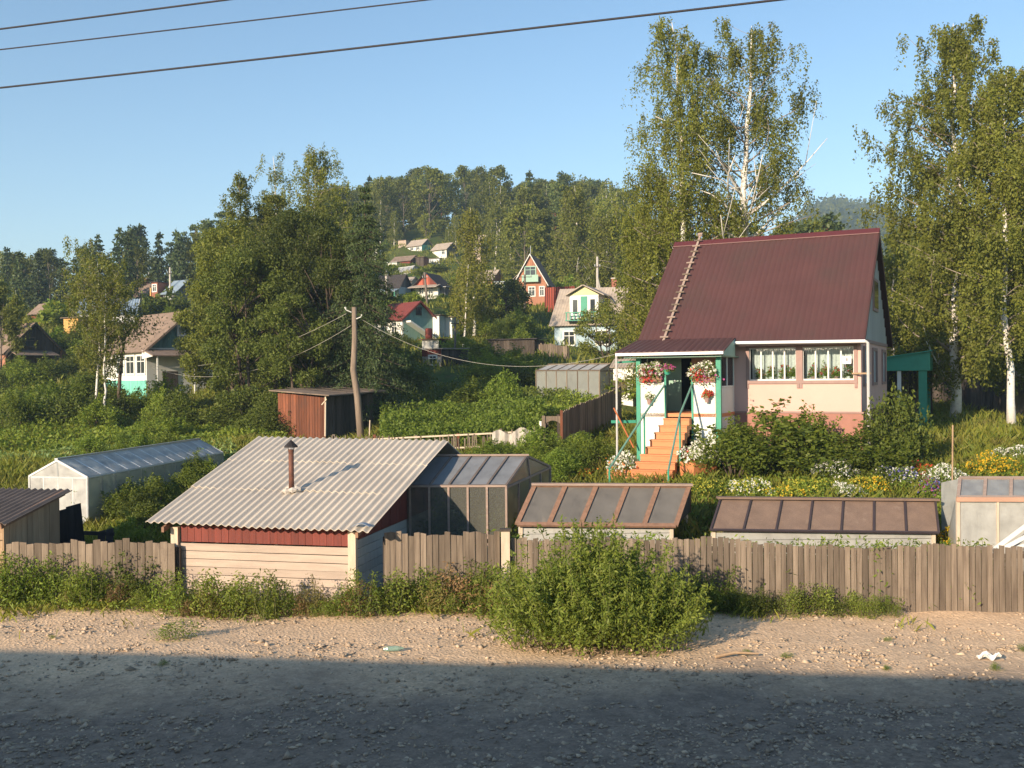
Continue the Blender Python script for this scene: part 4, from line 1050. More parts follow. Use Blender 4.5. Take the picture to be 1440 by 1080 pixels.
track_wire((0, 119), (1040, 0), (12.6, 10.0), 'thick lowest of the three cables crossing the sky', .0125, (.8, .9), .05)
track_wire((0, 65), (545, 0), (12.2, 10.9), 'thin middle cable of the three crossing the sky', .0085, (1.6, 2.6), .05)
track_wire((0, 38), (290, 0), (12.2, 11.5), 'short topmost cable of the three in the upper left corner', .0115, (3, 5.5), .03)
wire('service_wire', 'upper sagging pale wire from the crooked pole to the teal house', P(497, 441, 42) + Vector((-.3, 0, 0)), P(214, 515, 57), .75, .011, m_wire_pale, 24, 'service wires from the crooked pole')
wire('service_wire', 'lower sagging pale wire from the crooked pole to the teal house', P(499, 458, 42) + Vector((-.15, -.1, 0)), P(214, 517, 57), 1.2, .011, m_wire_pale, 24, 'service wires from the crooked pole')
wire('service_wire', 'long pale wire from the crooked pole to the pink house', P(500, 450, 42) + Vector((.3, 0, 0)), HP(-6.9, 0, 6.0), 1.25, .008, m_wire_pale, 30, 'service wires from the crooked pole')

def picket_fence():
    a, b = GP(468, 38.5), GP(765, 37.0); o = thing('picket_fence', 'thin grey picket fence with a pale rail below the vegetable patch', 'fence', (a.x, a.y, 0)); d = b - a; rg = random.Random(2); q = MB(); n = 84
    g = lambda u: gzf(a.x + d.x * u, a.y + d.y * u)
    for k in range(n):
        if rg.random() < .06: continue
        u = k / n; p = Vector((d.x * u, d.y * u, g(u))); h = rg.uniform(.8, 1.0); l = rg.uniform(-.05, .05)
        q.beam(p + Vector((0, 0, -.1)), p + Vector((l, 0, h)), .045, .02, (0, 1, 0))
    q.build('pickets', m_grey_wood, o)
    q = MB()
    for h in (.28, .76): q.beam((0, .03, g(0) + h), (d.x, d.y + .03, g(1) + h), .03, .06)
    q.build('rail', m_pale_post, o)
    for k in range(6):
        u = k / 5; q = MB(); q.box(d.x * u - .05, d.x * u + .05, d.y * u + .05, d.y * u + .15, g(u) - .2, g(u) + 1.02); q.build('post', m_rust_plank if k in (1, 3) else m_grey_wood, o)
    # torn pale film hung over the right part
    u0, u1 = .76, .985
    q = MB(); q.sheet(lambda u, v: Vector((d.x * (u0 + (u1 - u0) * u), d.y * (u0 + (u1 - u0) * u) - .06 - .05 * math.sin(u * 31) - .1 * (1 - v), g(u0 + .2 * u) + .12 + (.78 + .1 * math.sin(u * 13)) * v)), 60, 5, (0, .01, 0)); q.build('torn_sheet', m_torn, o)
m_torn = M('torn_pale_sheet', (.5, .46, .4, 1), (.28, .26, .22, 1), 6, .9, .6, (2, 2, .6))
picket_fence()
a, b = GP(790, 37.4), GP(874, 46.0)
plank_fence('board_fence', 'dark upright board fence running back beside the porch', (a.x, a.y), (b.x, b.y), (a.z + 1.35, b.z + 1.45), .13, m_mid_wood, .04, .02, seed=6, posts=4)
def old_gate():
    a = GP(764, 37.2); o = thing('garden_gate', 'low dark gateway with an open gap at the end of the board fence', 'gate', a); q = MB()
    q.box(-.06, .06, -.05, .05, -.2, 1.3); q.build('post', m_grey_wood, o)
    q = MB(); q.box(.62, .72, -.05, .05, -.2, 1.5); q.build('post', m_rust_plank, o)
    q = MB(); q.sheet(lambda u, v: Vector((.06 + .56 * u, 0, 1.0 + .28 * v + (.12 * math.sin(u * 3.14)) * (1 - v))), 8, 2, (0, .03, 0)); q.build('lintel', m_grey_wood, o)
    q = MB(); board_wall(q, (.06, .03), (.2, .03), -.1, 1.1, .14); q.build('leaf', m_dark_wood, o)
    q = MB(); q.box(-.16, -.08, -.08, -.065, .75, 1.1); q.build('tag', m_paper, o)
old_gate()
# greenhouse in the middle garden
A, B = P(754, 521, 53), P(843, 521, 50); RA, RB = P(772, 513, 54.2), P(858, 512, 51.2); CA, CB = P(786, 521, 56), P(869, 520, 52.6)
glasshouse('film_greenhouse', 'grey film greenhouse at the end of the middle garden', A, B, RA, RB, CA, CB, gzf, m_film_pale, FILM('thin_side_film', (.55, .58, .55, 1), .5), m_grey_wood, 6, 6, 2, bw=.05)
# green pavilion and back fence on the right
def pavilion():
    c = GP(1300, 41.5); o = thing('pavilion', 'sea-green garden pavilion with boxed roof right of the pink house', 'pavilion', c, R(-28)); 
    z = lambda py: P(1300, py, 41.5).z - c.z
    zt, zb = z(503), z(521)
    q = MB(); q.prism([(-3.0, -.2, zb), (.25, -.2, zb), (.25, -.2, zt + .22), (-1.2, -.2, zt + .1), (-3.0, -.2, zt - .25)], (0, .06, 0)); q.build('fascia', m_green, o)
    q = MB(); q.prism([(.20, -.14, zb), (.20, 2.4, zb), (.20, 2.4, zt + .3), (.20, -.14, zt + .2)], (.05, 0, 0)); q.build('fascia', m_green, o)
    q = MB(); q.prism([(-3.1, -.3, zt - .22), (.32, -.3, zt + .26), (.32, 2.5, zt + .34), (-3.1, 2.5, zt - .14)], (0, 0, .05)); q.build('roof', m_green, o)
    for (x, y, w) in ((-.05, -.12, .32), (-2.9, -.12, .14), (-.05, 2.2, .14), (-2.9, 2.2, .14)):
        q = MB(); q.box(x - w / 2, x + w / 2, y, y + .14, -.2, zb - .002); q.build('post', m_green, o)
    q = MB(); q.box(-1.05, -.9, -.1, 0.02, -.2, zb - .002); q.build('post', m_white, o)
    q = MB(); q.box(-3, .4, -.5, 2.4, -.2, .15); q.build('floor', m_green, o)
    q = MB(); board_wall(q, (.1, 2.38), (-2.9, 2.38), .16, zb - .01, .2); q.build('back_boards', m_dark_wood, o)
pavilion()
a, b = GP(1296, 52), GP(1425, 47)
plank_fence('board_fence', 'tall dark board fence in shade behind the right-hand birches', (a.x, a.y), (b.x, b.y), (P(1330, 526, 50).z, P(1420, 528, 47).z), .16, m_dark_wood, .03, .01, seed=9, posts=5)
a, b = GP(1424, 46.5), GP(1500, 44)
plank_fence('log_wall', 'stacked grey beam wall at the right edge behind the birch', (a.x, a.y), (b.x, b.y), (P(1430, 530, 46).z, P(1440, 530, 45).z), .3, m_grey_wood, .02, .0, cat='wall', seed=11, posts=2)
q = MB(); q.tube([(0, 0, -.2), (.03, 0, 1.9)], .022, 6); s = q.build('garden_stake', m_tan_wood); s.location = GP(1338, 26.5); tag(s, 'tall bare stake among the flowers left of the garden frame', 'stake')
# ------------------------------------------------------------------ village houses
def roof_slab(mb, a, b, c, d, t=.08):
    a, b, c, d = map(Vector, (a, b, c, d)); n = (b - a).cross(d - a).normalized()
    if n.z < 0: n = -n
    mb.prism([a, b, c, d], n * t)
def window(parent, wall, a0, a1, z0, z1, W=0, L=0, casing=None, bars=1, pane=None):
    """wall: f front (y=0), g gable (x=0), b far long side (y=W)"""
    def bx(mb, u0, u1, d0, d1, w0, w1):
        if wall == 'f': mb.box(u0, u1, -d1, -d0, w0, w1)
        elif wall == 'g': mb.box(d0, d1, u0, u1, w0, w1)
        else: mb.box(u0, u1, W + d0, W + d1, w0, w1)
    c = MB(); t = .11
    for r in ((a0 - t, a0, z0 - t, z1 + t), (a1, a1 + t, z0 - t, z1 + t), (a0, a1, z1, z1 + t), (a0, a1, z0 - t, z0)): bx(c, r[0], r[1], .003, .06, r[2], r[3])
    n = bars + 1
    for k in range(1, n): m_ = a0 + (a1 - a0) * k / n; bx(c, m_ - .025, m_ + .025, .03, .05, z0, z1)
    bx(c, a0, a1, .031, .049, z1 - (z1 - z0) * .33, z1 - (z1 - z0) * .33 + .05)
    w = c.build('window', casing or m_white, parent)
    p = MB(); bx(p, a0, a1, .004, .022, z0, z1); p.build('pane', pane or m_pane, w)
    return w

def house(name, label, px, py, d, rz, L, W, h, rise, wallm, roofm, gablem=None, over=.3, wins=(), chim=None, endm=None, cat='house', group=None, down=2.5, board=None, loc=None):
    p = loc or P(px, py, d); o = thing(name, label, cat, p, R(rz), group)
    for ya in (0, W - .12): MB().box(-L, 0, ya, ya + .12, -down, h).build('wall', wallm, o)
    for xa in (-.12, -L): MB().box(xa, xa + .12, .121, W - .121, -down, h).build('end_wall', endm or wallm, o)
    for xg in (-.12, -L):
        q = MB(); n = max(6, int(W / .25))
        for k in range(n):
            y0, y1 = W * k / n, W * (k + 1) / n - .012; f = lambda y: h + rise * (1 - abs(y - W / 2) / (W / 2)) - .02
            pts = [(xg, y0, h + .002), (xg, y1, h + .002), (xg, y1, max(h + .01, f(y1))), (xg, y0, max(h + .01, f(y0)))]
            q.prism(pts, (.12, 0, 0))
        q.build('gable', gablem or wallm, o)
    s = rise / (W / 2); q = MB()
    for (ye, sg) in ((-over, 1), (W + over, -1)):
        a = (-L - over, ye, h - over * s); b = (over, ye, h - over * s); c = (over, W / 2, h + rise); dd = (-L - over, W / 2, h + rise)
        a, b, c, dd = map(Vector, (a, b, c, dd))
        nu = max(8, int(L * 5)); n = (b - a).cross(dd - a).normalized(); n = n if n.z > 0 else -n
        rg = random.Random(int(px * 7 + py)); ph = rg.uniform(0, 6)
        q.sheet(lambda u, v: a * (1 - u) * (1 - v) + b * u * (1 - v) + c * u * v + dd * (1 - u) * v + n * (.05 + .018 * math.sin(u * nu * 6.283) - .05 * math.sin(3.14 * u) * math.sin(3.14 * v) * (.3 + .4 * math.sin(ph))), nu * 4, 4, -n * .05)
    ro = q.build('roof', roofm, o)
    if board:
        for ye in (-over, W + over):
            q = MB(); q.prism([(over + .002, ye, h - over * s - .1), (over + .002, W / 2, h + rise - .08), (over + .002, W / 2, h + rise + .08), (over + .002, ye, h - over * s + .06)], (.03, 0, 0)); q.build('bargeboard', board, o)
    for w in wins: window(o, w[0], *w[1:5], W=W, casing=w[5] if len(w) > 5 else None)
    if chim:
        cx, cy = chim; q = MB(); q.box(cx - .2, cx + .2, cy - .2, cy + .2, h + .2, h + rise + .7); c = q.build('chimney', m_brick, ro); q = MB(); q.box(cx - .25, cx + .25, cy - .25, cy + .25, h + rise + .702, h + rise + .78); q.build('cap', m_concrete, c)
    return o
def flat_shed(name, label, px, py, d, rz, L, W, h, wallm, roofm, tilt=.15, over=.2, wins=(), endm=None, down=1.5, fasc=None, cat='shed', loc=None):
    p = loc or P(px, py, d); o = thing(name, label, cat, p, R(rz))
    q = MB(); board_wall(q, (-L, 0), (0, 0), -down, h, .22, .01); q.build('wall', wallm, o); q = MB(); board_wall(q, (0, W), (-L, W), -down, h, .22, .01); q.build('wall', wallm, o)
    q = MB(); board_wall(q, (0, .03), (0, W - .03), -down, h, .22, .01); q.build('end_wall', endm or wallm, o); q = MB(); board_wall(q, (-L, W - .03), (-L, .03), -down, h, .22, .01); q.build('end_wall', endm or wallm, o)
    q = MB(); q.sheet(lambda u, v: Vector((-L - over + (L + 2 * over) * u, -over + (W + 2 * over) * v, h + .06 + tilt * v + .02 * math.sin(u * 9) * math.sin(v * 7))), 14, 10, (0, 0, -.05)); q.build('roof', roofm, o)
    if fasc: q = MB(); board_wall(q, (-L, -.03), (0, -.03), h - .45, h, .2, .01); q.build('fascia', fasc, o)
    for w in wins: window(o, w[0], *w[1:5], W=W)
    return o

# teal house on the left
o = house('country_house', 'old house with teal plank gable, white veranda windows and brown slate roof', 207, 575, 61, -45, 6.2, 5.6, 3.75, 2.35, m_white, m_roof_grey, m_teal_wall, .35,
      [('f', -1.25, -.2, 2.2, 3.25), ('f', -2.75, -1.7, 2.2, 3.25), ('f', -4.2, -3.2, 2.2, 3.25)], endm=m_white, board=m_roof_grey)
q = MB(); board_wall(q, (-6.2, -.04), (0, -.04), -1.5, 1.75, .2, .01); q.build('aqua_boards', m_aqua, o)
q = MB(); q.prism([(.0, -.3, 3.6), (1.5, -.3, 3.2), (1.5, 5.2, 3.2), (0, 5.2, 3.6)], (0, 0, .06)); aw = q.build('awning', m_roof_grey, o)
q = MB(); q.prism([(.02, -.31, 3.59), (1.48, -.31, 3.19), (.02, -.31, 3.05)], (0, .04, 0)); q.build('awning_side', m_white, aw)
for y in (.0, 2.4, 4.9): q = MB(); q.box(1.35, 1.43, y, y + .08, -1, 3.2); q.build('awning_post', m_white, o)
window(o, 'g', 2.1, 2.9, 4.6, 5.3)
q = MB(); q.box(.002, .05, 1.0, 2.0, .2, 2.3); dr = q.build('door', m_dark_wood, o); MB().box(.052, .09, 1.85, 1.9, 1.2, 1.35).build('handle', m_galv, dr)
o = house('country_house', 'grey house with dark gable cut by the left edge of the photo', 8, 522, 74, -36, 6, 4.4, 1.55, 2.1, m_orange_wall, m_roof_grey, m_dark_wood, .3, [('g', 1.5, 2.2, 1.9, 2.5, m_dark_wood)], endm=m_dark_wood, board=m_dark_wood)
q = MB(); q.prism([(.0, .3, 1.5), (1.1, .3, 1.15), (1.1, 3.6, 1.15), (0, 3.6, 1.5)], (0, 0, .06)); q.build('awning', m_roof_grey, o)
house('country_house', 'far brown-roofed house showing only its roof above the left trees', 205, 440, 118, -8, 4.6, 3.6, 1.9, 1.7, m_grey_wall, m_roof_grey, m_grey_wall, .3, (), (-1.2, 2.5))
house('country_house', 'house with blue-grey tin roof and white gable edge behind the slender birch', 189, 458, 90, 14, 4.6, 4.2, 1.2, 1.35, m_white, m_roof_blue, m_white, .25, [('f', -3, -2.2, .2, 1.0)], board=m_white)
o = flat_shed('brick_house', 'small flat-topped brick house with ochre corner far left of the forest', 222, 428, 112, -25, .9, 3.4, 2.5, m_brick, m_roof_dark, .05, wins=[('f', -.7, -.2, 1.5, 2.2)], cat='house')
q = MB(); q.box(-1.05, -.9, -.12, 0, -1, 1.9); q.build('corner_post', m_yellow, o)
house('tin_roof_house', 'house with bright blue-grey tin slope beside the brick house', 246, 430, 111, -30, 1.9, 3.6, 1.5, 1.5, m_grey_wall, m_roof_blue, m_grey_wall, .25, [('f', -1.4, -.7, .2, 1.0)])
flat_shed('garden_shed', 'ochre plank shed half hidden below the tin-roofed house', 110, 470, 84, -30, 1.9, 2.2, 1.4, m_yellow, m_roof_grey, .1)
house('garden_shed', 'brown gabled shed at the far left under the dark forest', 58, 458, 96, -35, 1.8, 2.0, 1.3, .9, m_rust_plank, m_roof_grey, m_rust_plank, .25, cat='shed')
# red-roofed house and its outbuildings
o = house('country_house', 'white house with red roof and teal gable below the hillside', 566, 486, 80, -46, 3.8, 3.4, 2.25, 1.35, m_white, m_roof_red, M('pale_teal_boards', (.27, .42, .36, 1), (.2, .33, .29, 1), 2.5, .8, .2, (5, 5, .4), isl=.15), .3,
      [('f', -1.3, -.7, .9, 1.9, m_white), ('f', -2.7, -2.0, .9, 1.9, m_white), ('g', 1.5, 1.85, 2.6, 3.05, m_dark_wood)], endm=bpy.data.materials['pale_teal_boards'], board=m_roof_red)
q = MB(); q.prism([(.05, .2, 2.0), (.05, 2.9, .6), (.05, 2.9, .45), (.05, .2, 1.85)], (.8, 0, 0)); q.build('stair_roof', m_white, o)
flat_shed('outbuilding', 'tall white flat-roofed outbuilding right of the red-roofed house', 618, 476, 82, -20, .6, 1.6, 1.9, m_white, m_slate_dark, .05, endm=m_blue_wall)
flat_shed('outbuilding', 'narrow pale outbuilding with dark doorway next to the red-roofed house', 636, 474, 83, -20, .75, 1.6, 1.65, m_white, m_slate_dark, .05, endm=m_blue_wall)
o = flat_shed('tank_shed', 'little plank shed carrying a rusty barrel', 617, 492, 73, -25, 1.4, 1.6, .75, m_grey_wall_pale, m_rust, .05, endm=m_dark_wood)
tk = MB(); tk.tube([(0, 0, .0), (0, 0, .1), (0, 0, .7), (0, 0, .76)], [.24, .27, .27, .2], 12); t_ = tk.build('barrel', m_red_fence, None, True); b0 = P(603, 470, 73.6); t_.location = (b0.x, b0.y, o.location.z + .86); tag(t_, 'rusty red barrel standing on the little plank shed', 'barrel')
o = flat_shed('long_shed', 'long low shed with pale flat roof and red-brown fascia below the red-roofed house', 621, 518, 65, -28, 1.5, 3.4, 1.25, m_torn, m_roof_pale, .1, endm=m_dark_wood, fasc=m_red_board, wins=[('f', -.9, -.4, .3, .8)])
flat_shed('dark_shed', 'dark tarred shed in shade right of the weeping birch', 752, 508, 70, -15, 3.4, 3, 1.55, m_dark_wood, m_roof_dark, .1)
# hillside row
o = house('blue_house', 'dark hip-roofed house with pale blue veranda on the slope', 561, 424, 124, -20, 3.4, 3.4, 1.9, 1.6, m_blue_wall, m_roof_dark, m_grey_wall, .3, [('f', -2.6, -1.9, .5, 1.4), ('f', -1.3, -.6, .5, 1.4)])
q = MB(); q.prism([(-3.5, -1.5, 1.15), (.2, -1.5, 1.15), (.2, -.02, 1.6), (-3.5, -.02, 1.6)], (0, 0, .06)); ve = q.build('veranda_roof', m_roof_blue, o)
for x in (-3.3, -1.6, .0): q = MB(); q.box(x, x + .12, -1.4, -1.28, -1.5, 1.14); q.build('veranda_post', m_green, o)
o = house('red_gable_house', 'white hillside house with bright red gable and dark roof', 584, 418, 126, -112, 3.4, 3.2, 1.5, 1.5, m_white, m_roof_dark, m_red_fence, .4, [('g', .6, 1.2, .4, 1.2), ('g', 1.9, 2.5, .4, 1.2)], endm=m_white)
q = MB(); q.prism([(.02, -.5, 1.45), (1.3, -.5, 1.05), (1.3, 3.6, 1.05), (.02, 3.6, 1.45)], (0, 0, .06)); q.build('porch_roof', m_roof_pale, o)
flat_shed('garden_shed', 'low grey shed with light roof edge beside the red gabled house', 626, 416, 125, -20, 2.6, 2, 1.1, m_grey_wall, m_white, .05)
house('garden_shed', 'small cream shed between the blue house and the red gabled house', 579, 404, 134, -25, 1.5, 1.7, .95, .5, m_pale_wood, m_roof_pale, m_pale_wood, .2, [('f', -1, -.5, .2, .7, m_dark_wood)], cat='shed')
house('hill_house', 'topmost hillside house with teal gable and white porch front', 593, 352, 170, -38, 3.3, 2.6, 1.0, 1.05, m_white, m_roof_pale, m_teal_wall, .3, [('f', -2.6, -2.0, .2, .8), ('f', -1.2, -.6, .2, .8)], endm=m_aqua)
house('hill_house', 'hillside house with grey gable right of the topmost teal-gabled one', 628, 360, 167, -38, 3.2, 2.8, 1.3, 1.1, m_white, m_roof_pale, m_grey_wall, .3, [('f', -1.0, -.4, .4, 1.0)], endm=m_grey_wall)
flat_shed('tin_shed', 'silver tin shed below the grey-gabled hillside house', 618, 372, 163, -25, 2.2, 2, 1.0, m_galv, m_roof_pale, .2)
o = house('long_barn', 'long red-walled barn with sagging brown roof on the hillside', 577, 374, 160, -30, 3.6, 2.4, 1.0, .8, m_red_board, m_roof_grey, m_grey_wall, .3, [('f', -3, -2.2, .1, .7, m_dark_wood)])
flat_shed('open_shed', 'dark open-fronted shed joined to the right of the long barn', 596, 372, 160, -25, 1.7, 1.6, 1.2, m_dark_wood, m_roof_grey, .1, endm=m_brick)
flat_shed('garden_shed', 'tiny dark shed on the crest left of the topmost hillside house', 571, 343, 174, -25, 1.6, 1.4, .7, m_pale_wood, m_roof_dark, .1)
flat_shed('garden_shed', 'tiny white shed at the left end of the hillside village', 533, 356, 168, -20, 1.3, 1.2, .7, m_white, m_roof_pale, .1)
flat_shed('garden_shed', 'low white shed in front of the long barn', 558, 376, 157, -25, 1.6, 1.2, .8, m_white, m_galv, .1)
house('hidden_house', 'orange house mostly hidden by the weeping birch on the slope', 692, 410, 128, -30, 2.4, 3, 1.7, 1.2, m_orange_wall, m_roof_pale, m_orange_wall, .3, [('f', -1.6, -.9, .5, 1.2)])
flat_shed('white_shed', 'white shed peeping out between birches right of the orange hidden house', 708, 412, 126, -20, 1.2, 1.4, 1.4, m_white, m_roof_blue, .1)
house('hill_house', 'pale-roofed house among birches high on the slope', 676, 352, 158, -35, 2.2, 2.6, 1.2, 1.4, m_pale_wood, m_roof_pale, m_cream, .3, [('f', -1.4, -.8, .3, .9)])
A, B = P(556, 384, 148), P(577, 382, 147); RA, RB = P(561, 377, 149.5), P(583, 374, 148.5); CA, CB = P(567, 379, 151), P(590, 376, 150)
glasshouse('film_greenhouse', 'pale film greenhouse on the hillside below the long barn', A, B, RA, RB, CA, CB, gzf, m_film_pale, m_film_pale, m_galv, 3, 3, 2, bw=.09)
# orange house with red board fence
o = house('orange_house', 'orange plank house with white-edged gable and teal balcony', 724, 423, 108, -103, 4, 3.5, 1.95, 3.0, m_orange_wall, m_roof_grey, m_orange_wall, .25, [('g', .5, 1.0, .5, 1.4), ('g', 1.6, 2.2, .5, 1.4), ('g', 2.8, 3.2, .5, 1.4)], board=m_white)
q = MB(); q.box(.002, .5, .9, 2.7, 1.95, 2.05); q.box(.42, .5, .9, 2.7, 2.05, 2.7); ba = q.build('balcony', m_green_dull, o)
window(o, 'g', 1.2, 2.3, 2.6, 3.6, casing=m_green_dull)
q = MB(); q.prism([(.2, -.8, 1.75), (.2, .9, 3.2), (-4, .9, 3.2), (-4, -.8, 1.75)], (0, 0, .07)); q.build('side_roof', m_roof_pale, o)
q = MB(); q.tube([(0, 1.8, 4.9), (0, 1.8, 5.9)], .03, 5); q.build('aerial', m_galv, o)
a, b = P(766, 428, 98), P(808, 437, 92)
o = plank_fence('red_fence', 'bright red board fence right of the orange house', (a.x, a.y), (b.x, b.y), (P(766, 405, 98).z, P(806, 403, 92).z), .5, m_red_fence, .03, .0, seed=3, posts=3)
q = MB(); d_ = Vector((b.x - a.x, b.y - a.y, 0)); n_ = Vector((-d_.y, d_.x, 0)).normalized() * .06
for k in range(13):
    for sg in (1, -1): c_ = d_ * ((k + .5) / 13) + n_ * sg; g_ = gzf(a.x + c_.x, a.y + c_.y); q.beam(c_ + Vector((0, 0, g_)), c_ + Vector((0, 0, P(766, 405, 98).z * (1 - k / 13) + P(806, 403, 92).z * k / 13 + .03)), .17, .03, (d_.y, -d_.x, 0))
q.build('batten', m_red_board, o)
# house with dormer
o = house('dormer_house', 'chalky blue house with wide pale roof and cream dormer', 868, 500, 76, -20, 5.0, 5.4, 2.7, 2.75, m_blue_wall, m_roof_pale, m_grey_wall, .35, [('f', -4.2, -3.4, .9, 1.9), ('f', -1.6, -.8, .9, 1.9)], (-.9, 3.0), endm=m_dark_wood)
q = MB(); q.box(-3.7, -1.4, -.15, 2.2, 2.9, 4.7); do = q.build('dormer', m_white, o)
q = MB(); q.prism([(-3.75, -.16, 4.70), (-1.35, -.16, 4.70), (-2.55, -.16, 5.35)], (0, 2.3, 0)); q.build('dormer_gable', m_cream, do)
q = MB(); roof_slab(q, (-3.95, -.5, 4.66), (-2.55, -.5, 5.42), (-2.55, 3.2, 5.42), (-3.95, 3.2, 4.66)); roof_slab(q, (-2.55, -.5, 5.42), (-.9, -.5, 4.60), (-.9, 3.2, 4.60), (-2.55, 3.2, 5.42)); q.build('dormer_roof', m_roof_pale, do)
q = MB(); q.box(-2.8, -2.3, -.2, -.152, 3.0, 4.6); q.build('dormer_door', m_green, do)
for a0 in (-3.55, -2.15):
    c = MB(); c.box(a0, a0 + .6, -.19, -.152, 3.1, 4.5); w = c.build('dormer_window', m_white, do); c = MB(); c.box(a0 + .12, a0 + .48, -.21, -.192, 3.25, 4.35); c.build('pane', m_pane, w)
q = MB()
for k in range(9): q.box(-3.8 + k * .31, -3.72 + k * .31, -.9, -.84, 2.75, 3.3)
q.box(-3.85, -1.2, -.92, -.82, 3.3, 3.36); q.box(-3.85, -1.2, -.92, -.16, 2.7, 2.75); q.build('balcony', m_green, do)
a, b = GP(742, 71), GP(798, 69)
plank_fence('picket_fence', 'yellowish picket fence in front of the chalky blue house', (a.x, a.y), (b.x, b.y), (a.z + 1.0, b.z + 1.0), .16, m_grey_wood, .06, .02, seed=12, posts=3)
b0 = P(880, 500, 47)
house('garden_hut', 'white garden hut glimpsed left of the porch downpipe', 890, 560, 50, -20, 1.0, 1.6, 1.6, .35, m_white, m_roof_pale, m_white, .15, [('f', -.9, -.4, .3, .8, m_dark_wood)], cat='shed')

def pole(label, px, py0, py1, d, r, mat, lean=0, brace=False, cross=False):
    t = P(px + lean, py0, d); b = P(px, py1, d); b.z = min(b.z, gzf(b.x, b.y)) - .3; o = thing('utility_pole', label, 'utility pole', b, 0, 'utility poles in the village'); v = t - b
    q = MB(); q.tube([(0, 0, 0), v], [r * 1.2, r], 8); q.build('pole', mat, o, True)
    if brace: q = MB(); q.tube([(1.0, 0, 0), v * .72], [r, r * .9], 8); q.build('brace', mat, o)
    q = MB(); w = .7 if cross else .3
    c_ = .93 if cross else .86
    q.beam(v * c_ + Vector((-w, -.15, 0)), v * c_ + Vector((w, -.15, 0)), .06, .06); ca = q.build('crossarm', m_dark_wood, o)
    q = MB()
    for x in (-w + .08, w - .08): q.tube([v * c_ + Vector((x, -.15, .03)), v * c_ + Vector((x, -.15, .22))], [.04, .05], 6)
    q.build('insulator', m_galv, ca)
pole('white concrete pole with a slanting brace above the dormer house', 840, 361, 440, 88, .1, m_concrete, 0, True)
pole('pale pole in front of the dark hip-roofed blue house', 544, 381, 425, 118, .13, m_concrete, -1)
pole('dark leaning pole in front of the red-gabled house', 602, 383, 437, 100, .11, m_bark_grey, -5)
pole('dark pole with long crossarm in front of the orange house', 738, 386, 430, 100, .1, m_bark_grey, 0, False, True)
pole('pale pole above the tin-roofed house at far left', 239, 376, 410, 112, .1, m_concrete)
pole('thin dark pole standing by the long shed', 640, 446, 500, 70, .07, m_bark_grey)
a = P(840, 364, 88); 
for (dx, dz, s, l) in ((40, -1.0, .6, 'upper'), (40, -3.4, .9, 'lower')):
    wire('power_line', '%s thin line running right from the white concrete pole' % l, a + Vector((0, -.15, -.1 if l == 'upper' else -.5)), a + Vector((26, 10, dz)), s, .011, m_wire_pale, 16, 'lines from the concrete pole')

# ------------------------------------------------------------------ railway carriages whose roofs throw the shadow across the gravel
def carriage():
    rz = R(-7.5); o = thing('railway_carriage', 'blue railway carriage standing on the track', 'railway carriage', (0, 0, 2.3), rz)
    x0, x1, y0, y1 = -25.0, .4, -3.4, -.35
    q = MB(); q.box(x0, x1, y0, y1, 1.1, 3.85); q.build('body', m_train, o)
    q = MB(); ym = (y0 + y1) / 2; n = 10
    pts = [(x0, ym - math.cos(math.pi * k / n) * 1.55, 3.853 + .62 * math.sin(math.pi * k / n) ** .8) for k in range(n + 1)]
    q.prism(pts, (x1 - x0, 0, 0)); q.build('roof', m_train_roof, o)
    for k in range(10):
        xx = x0 + 2.0 + k * 2.35; q = MB(); q.box(xx, xx + 1.2, y1 + .003, y1 + .02, 2.2, 3.2); q.build('window', m_pane, o)
    for xx in (x0 + .4, x1 - 1.3): q = MB(); q.box(xx, xx + .85, y1 + .003, y1 + .03, 1.15, 3.3); q.build('door', m_train_roof, o)
    for xx in (x0 + 4, x1 - 4):
        q = MB(); q.box(xx - 1.8, xx + 1.8, y0 + .5, y1 - .5, .45, .75); bo = q.build('bogie', m_black_iron, o)
        for dx in (-1.2, 1.2):
            q = MB(); q.tube([(xx + dx, y0 + .6, .46), (xx + dx, y0 + .75, .46)], .46, 20); q.tube([(xx + dx, y1 - .75, .46), (xx + dx, y1 - .6, .46)], .46, 20); q.tube([(xx + dx, y0 + .75, .46), (xx + dx, y1 - .75, .46)], .08, 8); q.build('wheelset', m_rust, bo)
    q = MB(); q.box(x1 + .002, x1 + .55, y0 + .5, y1 - .5, 1.2, 4.1); q.build('gangway_bellows', m_black_iron, o)
    return o
car = carriage()
c2 = copy_tree(car); c2.location = Vector((0, 0, 2.3)) + Matrix.Rotation(R(-7.5), 3, 'Z') @ Vector((25.98, 0, 0)); c2['label'] = 'second blue railway carriage coupled to the right of the first'
# ------------------------------------------------------------------ vegetation: individual near trees
def hgt(px, ptop, d, dz=0.0):
    g = GP(px, d, dz); return g, P(px, ptop, d).z - g.z
